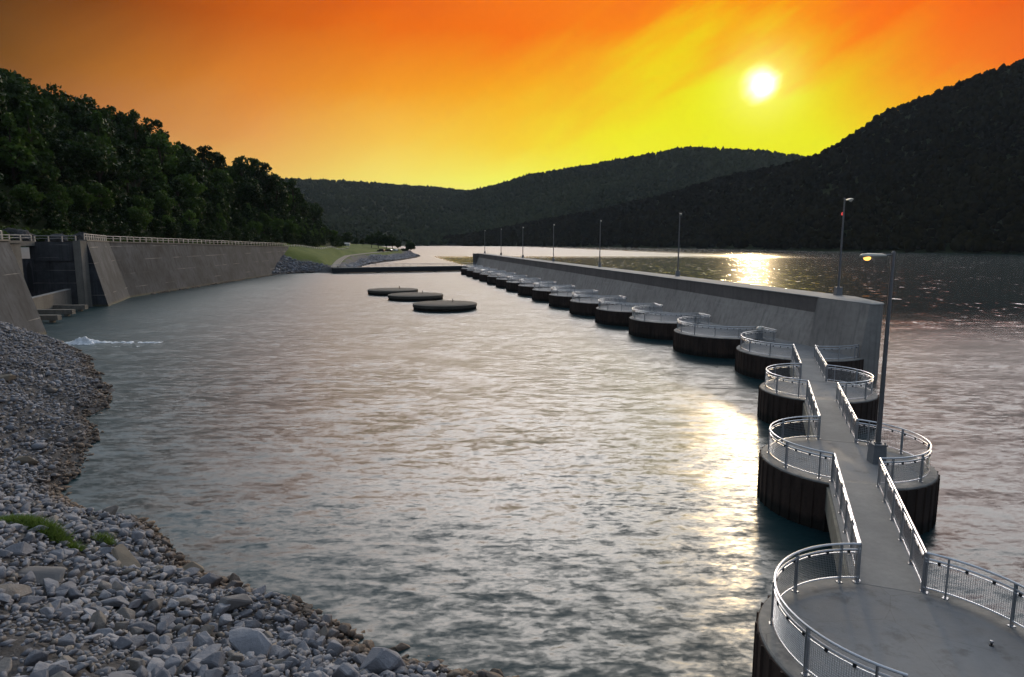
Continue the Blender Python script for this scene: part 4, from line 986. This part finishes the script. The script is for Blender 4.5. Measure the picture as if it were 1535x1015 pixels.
# path: down the ramp to the low footbridge and along the top of the stone slope
C = resample([(*p, 0) for p in PATH], 3.0); V = []
for i, p in enumerate(C):
    d = C[min(i + 1, len(C) - 1)] - C[max(i - 1, 0)]; nn = np.array([-d[1], d[0]]) / np.linalg.norm(d[:2]); w = 1.3 if p[1] < 330 else 2.0
    for s in (-1, 1):
        q = p[:2] + nn * w * s; V.append((q[0], q[1], float(np.interp(p[1], pY, pZ))))
tag(np_mesh('path', V, grid_faces(len(C), 2), MAT['pathm']), kind='structure')
kerb = MB()
K = [np.array([V[2 * i][0], V[2 * i][1], V[2 * i][2] - 0.1]) for i in range(len(C))]
kerb.tube([k + np.array([0, 0, 0.1]) for k in K[1:30]], 0.34, 6)
e = tag(kerb.build('path_kerb', MAT['paleconc']), 'pale concrete kerb wall beside the ramp down to the low footbridge', 'kerb')

def low_bridge():
    p, q = np.array([-66.0, 246.5]), np.array([-14.6, 266.4]); d = q - p; L = np.linalg.norm(d)
    e = empty('low_footbridge', (p[0], p[1], 0), math.atan2(d[1], d[0]), 'long low concrete footbridge across the far end of the channel', 'footbridge')
    m = MB(); m.box(0, L, -1.3, 1.3, -0.25, 0.0); m.build('deck', MAT['walk'], e)
    m = MB(); m.box(0, L, -1.35, -0.9, -1.95, -0.252); m.box(0, L, 0.9, 1.35, -1.95, -0.252); m.build('girders', MAT['dark'], e)  # dark colour and extra depth draw the shade and reflection under the deck
    for k in range(5):
        x = L * (k + 0.5) / 5; m = MB(); m.box(x - 0.5, x + 0.5, -0.88, 0.88, -4, -0.26); m.build('pier', MAT['girder'], e)
    for s in (-1.2, 1.2):
        m = MB(); m.tube([(0, s, 1.1), (L, s, 1.1)], 0.035, 6); m.tube([(0, s, 0.6), (L, s, 0.6)], 0.03, 6); m.build('handrail', MAT['alupost'], e)
        for k in range(22):
            m = MB(); m.box(L * k / 21 - .04, L * k / 21 + .04, s - .04, s + .04, 0.002, 1.08); m.build('post', MAT['alupost'], e)
low_bridge()
def car(loc, rz, mat, label, van=False):
    e = empty('parked_car', loc, rz, label, 'car', 'cars parked on the far bank')
    L, W, H = 4.7, 1.85, 1.75 if van else 1.5
    prof = [(-L/2, 0.35), (L/2, 0.35), (L/2 + .05, 0.7), (L/2 - .1, 0.95), (L/2 - 1.1, 1.05), (L/2 - 1.75, H), (-L/2 + (.25 if van else .9), H), (-L/2 + .05, 1.05), (-L/2 - .03, 0.7)]
    n = len(prof); v = [(x, s * (W/2 - (0.18 if z > 1.2 else 0.0)), z) for s in (-1, 1) for x, z in prof]
    f = [tuple(range(n)), tuple(range(2*n - 1, n - 1, -1))] + [(i, n + i, n + (i + 1) % n, (i + 1) % n) for i in range(n)]
    MB().add(v, f).build('body', mat, e)
    for s in (-1, 1):
        m = MB(); zz = [(L/2 - 1.25, 1.08), (L/2 - 1.85, H - .1), (-L/2 + (.5 if van else 1.0), H - .1), (-L/2 + .35, 1.08)]
        m.add([(x, s * (W/2 - (0.165 if z > 1.2 else -0.01)), z) for x, z in zz], [(0, 1, 2, 3)]); m.build('side_window', MAT['glass'], e)
    m = MB(); m.add([(L/2 - 1.12, y, 1.08) if k < 2 else (L/2 - 1.72, y * .86, H - .06) for k, y in enumerate((-.85, .85, .85, -.85))], [(0, 1, 2, 3)]); o = m.build('windscreen', MAT['glass'], e); o.location = (0.02, 0, 0.01)
    for x in (-1.45, 1.45):
        for s in (-1, 1):
            m = MB(); m.tube([(x, s * (W/2 - .2), .33), (x, s * (W/2 + .02), .33)], .33, 16); w = m.build('wheel', MAT['rubber'], e)
            m = MB(); m.tube([(x, s * (W/2 + .01), .33), (x, s * (W/2 + .03), .33)], .19, 12); m.build('rim', MAT['alupost'], w)
for px, Y, rz, mt, lb, vn in [(571, 425, 2.9, 'carblack', 'black car on the far bank path, left one of the pair', True), (583, 440, 2.8, 'carred', 'dark car with a bright windscreen on the far bank path', False), (592, 456, 2.3, 'carwhite', 'pale car partly hidden at the right end of the parked cars', False)]:
    t = at_y(px, 376, Y); car((t[0], Y, float(np.interp(Y, pY, pZ)) + 0.01), rz, MAT[mt], lb, vn)
def fence():
    pts_ = [(-88.5, 263.5), (-89.5, 290), (-90.5, 320), (-91.5, 352), (-92.3, 380)]
    e = empty('guard_fence', (-88.5, 263.5, 7.3), 0, 'low fence of white posts above the grass slope beyond the wall', 'fence')
    C = resample([(*p, 0) for p in pts_], 4.0)
    for p in C:
        z = float(land_z(p[0], p[1])); m = MB(); m.box(p[0] + 88.5 - .16, p[0] + 88.5 + .16, p[1] - 263.5 - .16, p[1] - 263.5 + .16, z - 7.6, z - 7.3 + 0.85); m.build('post', MAT['whitewall'], e)
    m = MB(); m.tube([(p[0] + 88.5, p[1] - 263.5, float(land_z(p[0], p[1])) - 7.3 + .6) for p in C], 0.07, 5); m.build('rail', MAT['steelold'], e)
fence()
fproto = [make_tree('round', 41, 9, MAT['leaffar'], 60, 0.42), make_tree('tall', 42, 10, MAT['leaffar'], 60, 0.42), make_tree('bush', 43, 3.2, MAT['leaffar'], 60, 0.36, 'bush')]
for i, (px, Y, k, sc, lb) in enumerate([(557, 470, 0, 1.0, 'leftmost tree of the dark clump behind the parked cars'), (567, 478, 1, 1.12, 'tall tree of the dark clump behind the parked cars'), (579, 472, 0, 1.1, 'rounded tree in the middle of the clump behind the parked cars'), (588, 480, 1, 1.0, 'narrow tree at the right of the clump behind the parked cars'), (597, 486, 0, 0.72, 'small tree right of the clump behind the parked cars'), (615, 500, 0, 0.92, 'single dark tree at the tip of the far bank'), (607, 498, 2, 1.2, 'bush beside the single tree on the tip of the far bank'), (521, 540, 0, 1.15, 'broad tree behind the white shed on the far bank'), (508, 545, 0, 0.85, 'tree left of the white shed on the far bank'), (534, 530, 1, 0.62, 'small tree right of the white shed on the far bank'), (543, 520, 0, 0.55, 'low tree between the shed and the dark clump'), (496, 555, 1, 0.75, 'small tree at the end of the wooded hill on the far bank')]):
    t = at_y(px, 370, Y); place(fproto, k, (t[0], Y, float(land_z(t[0], Y)) - 0.1), sc, i * 1.7, lb, 'trees on the far bank', 'tree' if k != 2 else 'bush')
t = at_y(516, 367, 500); zz = float(land_z(t[0], 500))
sh = empty('shed', (t[0], 500, zz), 0.1, 'small low white shed among far trees on the bank', 'shed')
m = MB(); m.box(-4, 4, -2, 2, -0.3, 1.7); m.build('walls', MAT['whitewall'], sh)
m = MB(); m.prism([(-4.3, -2.3), (4.3, -2.3), (4.3, 2.3), (-4.3, 2.3)], 1.702, 2.5, [(-4.0, -.1), (4.0, -.1), (4.0, .1), (-4.0, .1)]); m.build('roof', MAT['steelold'], sh)
for x in (-2.4, 0.6): m = MB(); m.box(x, x + 0.9, -2.03, -2.003, 0, 1.3); m.build('door', MAT['dark'], sh)

# ================================================================== far hills and their forest
def ico(sub, seed, amp):
    bm = bmesh.new(); bmesh.ops.create_icosphere(bm, subdivisions=sub, radius=1)
    for v in bm.verts:
        p = v.co; v.co = p * (1 + amp * noise.noise(p * 1.7 + Vector((seed * 3.1, 0, 0))) + amp * 0.7 * noise.noise(p * 4.1 + Vector((0, seed, 0))))
    V = np.array([tuple(v.co) for v in bm.verts]); F = np.array([[v.index for v in f.verts] for f in bm.faces if f.calc_center_median().z > -0.45]); bm.free(); return V, F
def hill(name, kn, nrow, ncol, xr, seed, n_tree, size, sub, back=0.7, label=None):
    """kn: (photo x, shore (X, Y), ridge photo y, ridge distance Y); lofted from the shore to the ridge and over it"""
    kx = [k[0] for k in kn]; px = np.linspace(xr[0], xr[1], ncol)
    sx = np.interp(px, kx, [k[1][0] for k in kn]); sy = np.interp(px, kx, [k[1][1] for k in kn])
    ry = np.interp(px, kx, [k[2] for k in kn]); rd = np.interp(px, kx, [k[3] for k in kn])
    top = np.array([at_y(a, b, c) for a, b, c in zip(px, ry, rd)]); top[:, 2] -= size * 1.25
    v = np.linspace(-0.05, 1 + back, nrow)
    Vv = v[:, None]
    X = sx[None] + (top[:, 0] - sx)[None] * Vv; Y = sy[None] + (top[:, 1] - sy)[None] * Vv
    rise = np.where(Vv < 1, np.sign(Vv) * np.abs(np.clip(Vv, -1, 1)) ** 1.06, 1 - 0.5 * (np.maximum(Vv, 1) - 1) ** 2 - 0.25 * (np.maximum(Vv, 1) - 1))
    Z = WATER + 0.6 + (top[:, 2] - WATER)[None] * rise
    Z = Z + np.clip(Vv * 4, 0, 1) * np.clip(3 * np.abs(1 - Vv) , 0.15, 1) * size * 1.3 * fbm(X, Y, 0.006, 4, seed)
    o = np_mesh(name, np.stack([X, Y, Z], -1).reshape(-1, 3), grid_faces(nrow, ncol), MAT['hillm'], smooth=True); tag(o, kind='structure')
    rg = np.random.default_rng(seed)
    tv = rg.uniform(0.002, 1.12, n_tree * 3); tu = rg.uniform(0, 1, n_tree * 3)
    fr = (tv + 0.05) / (1.05 + back) * (nrow - 1); fc = tu * (ncol - 1); i = fr.astype(int); j = np.minimum(fc.astype(int), ncol - 2); a = fr - i; b = fc - j
    def bi(A): return (A[i, j] * (1 - b) + A[i, j + 1] * b) * (1 - a) + (A[i + 1, j] * (1 - b) + A[i + 1, j + 1] * b) * a
    P = np.stack([bi(X), bi(Y), bi(Z)], -1)
    # even out the density per square metre of ground
    area = np.hypot(top[:, 0] - sx, top[:, 1] - sy)[j] * np.hypot(np.gradient(X[nrow // 2]), np.gradient(Y[nrow // 2]))[j]
    keep = rg.uniform(0, 1, len(P)) < area / area.max(); P = P[keep]; tv = tv[keep]
    P = P[:n_tree]; tv = tv[:n_tree]
    temps = [ico(sub, k + seed, 0.5) for k in range(9)]
    Vs, Fs, Ts, n0 = [], [], [], 0
    per = np.array_split(np.arange(len(P)), len(temps))
    for (tV, tF), idx in zip(temps, per):
        m_ = len(idx)
        if not m_: continue
        s = size * (0.55 + 0.8 * rg.uniform(0, 1, m_) ** 1.5); t = rg.uniform(0, 6.28, m_)
        c, sn = np.cos(t), np.sin(t)
        q = np.stack([tV[None, :, 0] * c[:, None] - tV[None, :, 1] * sn[:, None], tV[None, :, 0] * sn[:, None] + tV[None, :, 1] * c[:, None], np.broadcast_to(tV[None, :, 2], (m_, len(tV))) * rg.uniform(0.9, 1.5, m_)[:, None]], -1) * s[:, None, None]
        q += P[idx][:, None, :] + np.array([0, 0, size * 0.75])
        Vs.append(q.reshape(-1, 3)); Fs.append((tF[None] + (np.arange(m_) * len(tV))[:, None, None] + n0).reshape(-1, 3)); n0 += m_ * len(tV)
        Ts.append(np.clip(np.repeat(np.clip(0.1 + 0.8 * rg.uniform(0, 1, m_) ** 1.5 + 0.45 * fbm(P[idx][:, 0], P[idx][:, 1], 0.006, 3, 77), 0, 1), len(tV)) + rg.normal(size=m_ * len(tV)) * 0.15, 0, 1))
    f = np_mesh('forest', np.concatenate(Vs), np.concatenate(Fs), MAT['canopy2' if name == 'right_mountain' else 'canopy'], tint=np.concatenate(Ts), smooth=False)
    tag(f, label, 'forest', None, 'stuff')
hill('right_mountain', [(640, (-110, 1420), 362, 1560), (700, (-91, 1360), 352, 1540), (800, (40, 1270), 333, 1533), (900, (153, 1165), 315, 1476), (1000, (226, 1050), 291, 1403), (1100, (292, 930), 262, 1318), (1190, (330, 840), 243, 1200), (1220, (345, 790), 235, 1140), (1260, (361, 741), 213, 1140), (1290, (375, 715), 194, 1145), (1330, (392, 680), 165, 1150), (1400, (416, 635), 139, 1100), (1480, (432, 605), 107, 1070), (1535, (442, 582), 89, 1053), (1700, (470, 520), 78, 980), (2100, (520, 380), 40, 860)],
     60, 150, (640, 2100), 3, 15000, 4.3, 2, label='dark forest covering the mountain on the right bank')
hill('middle_hill', [(560, (-240, 1640), 340, 2750), (640, (-180, 1560), 303, 2700), (700, (-100, 1500), 287, 2600), (750, (-10, 1480), 275, 2450), (800, (60, 1460), 260, 2350), (850, (130, 1440), 252, 2300), (900, (200, 1430), 243, 2250), (960, (300, 1430), 232, 2200), (1030, (420, 1430), 219, 2200), (1100, (500, 1430), 222, 2150), (1150, (560, 1430), 225, 2150), (1220, (640, 1430), 236, 2100), (1350, (800, 1430), 262, 2000)],
     50, 120, (560, 1350), 5, 17000, 5.2, 1, label='forest covering the hill in the middle distance')
hill('far_hill', [(-250, (-1500, 1100), 250, 2300), (100, (-760, 1150), 255, 2400), (300, (-560, 1200), 262, 2500), (415, (-430, 1250), 266, 2600), (500, (-350, 1300), 270, 2700), (550, (-290, 1330), 273, 2750), (600, (-225, 1370), 277, 2800), (650, (-160, 1420), 280, 2900), (700, (-95, 1500), 285, 3000), (800, (60, 1700), 298, 3200)],
     50, 120, (-250, 800), 9, 20000, 5.6, 1, label='hazy blue-green forest covering the long far ridge')

# ================================================================== stones of the near bank
def stone_temp(seed, bevel):
    rg = np.random.default_rng(seed); bm = bmesh.new()
    sc = np.array([1, rg.uniform(0.6, 0.95), rg.uniform(0.42, 0.8)])
    for _ in range(15):
        d = rg.normal(size=3); d /= np.linalg.norm(d); bm.verts.new(tuple(d * rg.uniform(0.85, 1.1) * sc))
    r = bmesh.ops.convex_hull(bm, input=bm.verts); bmesh.ops.delete(bm, geom=[g for g in r['geom_interior'] if isinstance(g, bmesh.types.BMVert)], context='VERTS')
    bmesh.ops.dissolve_limit(bm, angle_limit=R(14), verts=bm.verts, edges=bm.edges)
    if bevel:
        bmesh.ops.bevel(bm, geom=list(bm.edges), offset=0.06, segments=1, affect='EDGES', profile=0.5)
    bmesh.ops.triangulate(bm, faces=bm.faces)
    bm.normal_update(); return bm
def bm_arr(bm):
    bm.verts.index_update(); return np.array([tuple(v.co) for v in bm.verts]), np.array([[v.index for v in f.verts] for f in bm.faces])
rg = np.random.default_rng(77)
def bank_points(n, rmin, rmax, xr, yr, dmax, existing, pack, pw=2.2):
    """dart throwing on the visible bank"""
    cell = {}; cs = 1.2
    for (x, y, r) in existing: cell.setdefault((int(x // cs), int(y // cs)), []).append((x, y, r))
    added = []
    X = rg.uniform(*xr, n); Yy = rg.uniform(*yr, n); D = bank_d(X, Yy)
    px, py, dz = project(np.stack([X, Yy, bank_z(X, Yy)], -1))
    okm = (D > -0.5) & (D < dmax) & (px > -60) & (px < 1000) & (py < 1090) & (dz > 0)
    rr = rmin + (rmax - rmin) * rg.uniform(0, 1, n) ** pw
    for x, y, r in zip(X[okm], Yy[okm], rr[okm]):
        i, j = int(x // cs), int(y // cs); bad = False
        for a in (-1, 0, 1):
            for b in (-1, 0, 1):
                for (u, v, q) in cell.get((i + a, j + b), ()):
                    if (u - x) ** 2 + (v - y) ** 2 < (pack * (r + q)) ** 2: bad = True; break
                if bad: break
            if bad: break
        if bad: continue
        cell.setdefault((i, j), []).append((x, y, r)); added.append((x, y, r))
    return added
gravel = lambda x, y: (inside(np.array(x), np.array(y), [(-12, 8), (-8.0, 11.0), (-7.4, 12.6), (-9.4, 13.5), (-14, 13.8)]))
NX, NY = (-26, 3), (8, 33)
big = bank_points(700, 0.22, 0.40, NX, (8, 25), 14, [], 0.95)
big += bank_points(500, 0.24, 0.42, NX, (25, 33), 14, big, 0.95)
big += bank_points(900, 0.24, 0.5, (-75, -18), (33, 92), 15, big, 0.95)
big = [q for q in big if not gravel(q[0], q[1])]
mid = bank_points(22000, 0.11, 0.26, NX, NY, 14, big, 0.62, 1.5)
mid += bank_points(26000, 0.12, 0.24, (-75, -18), (33, 92), 15, big + mid, 0.72, 2.0)
mid = [q for q in mid if not gravel(q[0], q[1]) or rg.uniform() < 0.1]
sml = bank_points(36000, 0.05, 0.12, NX, NY, 14, big + mid, 0.6)
sml += bank_points(30000, 0.06, 0.12, (-62, -18), (33, 80), 13, big + mid + sml, 0.62)
stones = [(x, y, r) for x, y, r in big + mid + sml]
A = np.array(stones); Z = bank_z(A[:, 0], A[:, 1])
px, py, dz = project(np.c_[A[:, 0], A[:, 1], Z]); vis = (px > 0) & (px < 1535) & (py < 1015 + 14)
size = np.where(vis, A[:, 2] / dz, 0); order = np.argsort(-size); hero = order[:285]; rest = order[285:]
htemps = []
for k in range(16):
    bm = stone_temp(100 + k, True); me = bpy.data.meshes.new('stone'); bm.to_mesh(me); bm.free(); me.materials.append(MAT['rock']); htemps.append(me)
dsh = bank_d(A[:, 0], A[:, 1])
for i in hero:
    x, y, r = A[i]; o = bpy.data.objects.new('stone', htemps[int(rg.integers(16))]); col.objects.link(o)
    o.location = (x, y, Z[i] + r * 0.22); o.scale = (r * rg.uniform(1.0, 1.35), r * rg.uniform(0.9, 1.1), r * rg.uniform(0.85, 1.2)); o.rotation_euler = (rg.normal() * 0.35, rg.normal() * 0.35, rg.uniform(0, 6.28))
    if dsh[i] < 1.6: lb, gr = 'brown water-worn stone along the waterline of the near bank', 'brown stones at the near waterline'
    elif r > 0.32: lb, gr = 'large angular grey boulder among the rubble of the near bank', 'large boulders of the near bank'
    else: lb, gr = 'medium angular grey stone in the rubble of the near bank', 'grey stones of the near bank'
    tag(o, lb, 'stone', gr)
# distinctive stones
def slab_stone(px, py, lx, ly, lz, rz, tilt, seed, mat, lb):
    z = 1.0
    for _ in range(6):
        t = at_z(px, py, z); z = float(bank_z(t[0], t[1]))
    bm = stone_temp(seed, True); me = bpy.data.meshes.new('stone'); bm.to_mesh(me); bm.free()
    o = link('stone', me, mat); o.location = (t[0], t[1], z + lz * 0.35); o.scale = (lx, ly, lz); o.rotation_euler = (*tilt, rz); tag(o, lb, 'stone', 'distinctive stones of the near bank')
tan = concrete('tan_stone', (0.18, 0.145, 0.105), (0.24, 0.20, 0.15), (0.14, 0.11, 0.08), 1.5, 0.2, bumps=0.6)
flat = concrete('slate_stone', (0.16, 0.153, 0.15), (0.225, 0.213, 0.205), (0.12, 0.115, 0.11), 1.2, 0.2, bumps=0.6)
slab_stone(55, 866, 1.1, 0.6, 0.26, 0.25, (0.15, 0.1), 203, flat, 'big flat grey slab stone lying at the left of the near bank')
slab_stone(187, 845, 1.05, 0.40, 0.3, -0.75, (0.1, 0.25), 205, tan, 'long narrow tan stone pointing towards the water')
slab_stone(375, 978, 0.72, 0.55, 0.6, -0.4, (0.3, 0.2), 207, MAT['rock'], 'biggest grey boulder near the bottom of the rubble')
slab_stone(285, 852, 0.5, 0.4, 0.42, 0.3, (0.1, 0.1), 208, tan, 'rounded tan boulder at the corner of the near waterline')
slab_stone(40, 697, 0.62, 0.5, 0.55, 0.2, (0.1, 0.2), 209, tan, 'tan boulder on the left bank above the waterline')
slab_stone(10, 570, 0.75, 0.6, 0.5, 0.5, (0.1, 0.1), 211, tan, 'small tan boulder near the top of the left rubble slope')
slab_stone(350, 915, 0.62, 0.5, 0.6, 0.8, (0.2, 0.1), 212, flat, 'sharp-edged grey boulder at mid shore')
slab_stone(575, 1000, 0.75, 0.55, 0.75, 0.1, (0.4, 0.1), 213, MAT['rock'], 'pointed grey boulder at the water near the bottom edge')
def merge_stones(name, idx, A, Z, label, ntemp=18, sink=0.15):
    temps = []
    for k in range(ntemp):
        bm = stone_temp(300 + k, False); temps.append(bm_arr(bm)); bm.free()
    pick = rg.integers(0, ntemp, len(idx)); Vs, Fs, Ts, n0 = [], [], [], 0
    for k in range(ntemp):
        ii = idx[pick == k]; m_ = len(ii)
        if not m_: continue
        tV, tF = temps[k]; t = rg.uniform(0, 6.28, m_); a = rg.normal(size=m_) * 0.4; r = A[ii, 2]
        v = tV[None] * np.stack([rg.uniform(0.95, 1.4, m_), rg.uniform(0.85, 1.1, m_), rg.uniform(0.8, 1.2, m_)], -1)[:, None, :]
        y = v[..., 1] * np.cos(a)[:, None] - v[..., 2] * np.sin(a)[:, None]; z = v[..., 1] * np.sin(a)[:, None] + v[..., 2] * np.cos(a)[:, None]
        x = v[..., 0] * np.cos(t)[:, None] - y * np.sin(t)[:, None]; y = v[..., 0] * np.sin(t)[:, None] + y * np.cos(t)[:, None]
        q = np.stack([x, y, z], -1) * r[:, None, None] + np.stack([A[ii, 0], A[ii, 1], Z[ii] + r * sink], -1)[:, None, :]
        Vs.append(q.reshape(-1, 3)); Fs.append((tF[None] + (np.arange(m_) * len(tV))[:, None, None] + n0).reshape(-1, 3)); n0 += m_ * len(tV)
        Ts.append(np.repeat(rg.uniform(0, 1, m_), len(tV)))
    o = np_mesh(name, np.concatenate(Vs), np.concatenate(Fs), MAT['rubble'], tint=np.concatenate(Ts)); tag(o, label, 'rubble', None, 'stuff')
merge_stones('rubble', rest, A, Z, 'smaller grey stones filling the near rubble bank')
# stones of the far slope and at the foot of the retaining wall
n = 26000; X = rg.uniform(-92, -60, n); Y = rg.uniform(236, 620, n); d = seg_dist(X, Y, SH2)
z = land_z(X, Y); lim = np.maximum(np.interp(Y, [250, 262, 300, 330, 420, 700], [8, 6, 5.5, 6.5, 9, 8]), 12.5 - 0.9 * np.hypot(X + 85, Y - 250)); k = inside(X, Y, SH2 + [(-400, 1250), (-400, 200), (-90, 234)]) & (d < lim)
pathd = seg_dist(X, Y, PATH); k &= pathd > 2.6
B = np.c_[X[k], Y[k], rg.uniform(0.3, 0.75, k.sum())]; B2 = np.c_[-81.2 - (rg.uniform(0, 1, 260)) , rg.uniform(150, 240, 260), rg.uniform(0.2, 0.5, 260)]; B2[:, 0] = np.interp(B2[:, 1], [142, 236], [-80.9, -83.6]) + rg.normal(size=260) * 0.35
Zb = np.r_[z[k], np.full(260, WATER - 0.05)]; B = np.r_[B, B2]
merge_stones('far_rubble', np.arange(len(B)), B, Zb, 'grey stones of the far slope beside the low footbridge')
# grass on the near bank
def tuft(name, px, py, rx, ry, n, label):
    t = at_z(px, py, -0.6); z0 = 0
    for _ in range(6): t = at_z(px, py, z0); z0 = float(bank_z(t[0], t[1]))
    a = rg.uniform(0, 6.28, n); q = np.sqrt(rg.uniform(0, 1, n)); X = t[0] + np.cos(a) * q * rx; Y = t[1] + np.sin(a) * q * ry; Zz = bank_z(X, Y)
    h = rg.uniform(0.10, 0.32, n) * (1.15 - q); w = 0.022; dx = rg.normal(size=(n, 2)) * 0.16; th = rg.uniform(0, 6.28, n); c, s = np.cos(th) * w, np.sin(th) * w
    V = np.stack([np.stack([X - c, Y - s, Zz], -1), np.stack([X + c, Y + s, Zz], -1), np.stack([X + dx[:, 0], Y + dx[:, 1], Zz + h + 0.12], -1)], 1).reshape(-1, 3)
    o = np_mesh(name, V, np.arange(3 * n).reshape(-1, 3), MAT['grass'], tint=np.repeat(rg.uniform(0, 1, n), 3)); tag(o, label, 'grass', None, 'stuff')
tuft('grass', 60, 792, 1.25, 0.34, 2600, 'patch of green grass growing in the rubble at the left')
tuft('grass', 158, 812, 0.3, 0.2, 220, 'small grass tuft between stones near the waterline')
#tuft('grass', 110, 1008, 1.0, 0.45, 700, 'thin grass in the gravel at the bottom left corner')
# white water boiling up from the outlet
def foam():
    t = at_z(122, 515, WATER); nx, ny = 130, 46
    X, Y = np.meshgrid(np.linspace(-3.2, 9.0, nx), np.linspace(-2.4, 2.6, ny))
    body = np.exp(-((X / 1.5) ** 2 + (Y / 0.9) ** 2)) * 0.75 + 0.20 * np.exp(-(((X - 2.8) / 3.0) ** 2 + ((Y - 0.55 - 0.05 * X) / 0.55) ** 2)) + 0.12 * np.exp(-(((X - 7.5) / 2.6) ** 2 + ((Y - 1.0) / 0.4) ** 2))
    Zf = body * (0.85 + 0.6 * fbm(X, Y, 1.6, 4, 61)) + 0.10 * fbm(X, Y, 2.2, 3, 62) - 0.13
    V = np.stack([X + t[0], Y + t[1], WATER + Zf], -1).reshape(-1, 3)
    tag(np_mesh('foam', V, grid_faces(ny, nx), MAT['foam'], smooth=True), 'burst of white foam in the water in front of the left wall', 'foam', None, 'stuff')
foam()
# ================================================================== haze
def haze():
    m = MB(); m.box(-2300, 2300, -120, 3900, -8.0, 330.0)
    M = bpy.data.materials.new('haze_air'); M.use_nodes = True; nt = M.node_tree; nt.nodes.remove(nt.nodes['Principled BSDF'])
    v = nt.nodes.new('ShaderNodeVolumePrincipled'); v.inputs['Color'].default_value = (0.74, 0.87, 1.0, 1); v.inputs['Density'].default_value = 0.000029; v.inputs['Anisotropy'].default_value = 0.0
    nt.links.new(v.outputs[0], nt.nodes['Material Output'].inputs['Volume'])
    o = m.build('haze', M); tag(o, kind='stuff')
haze()
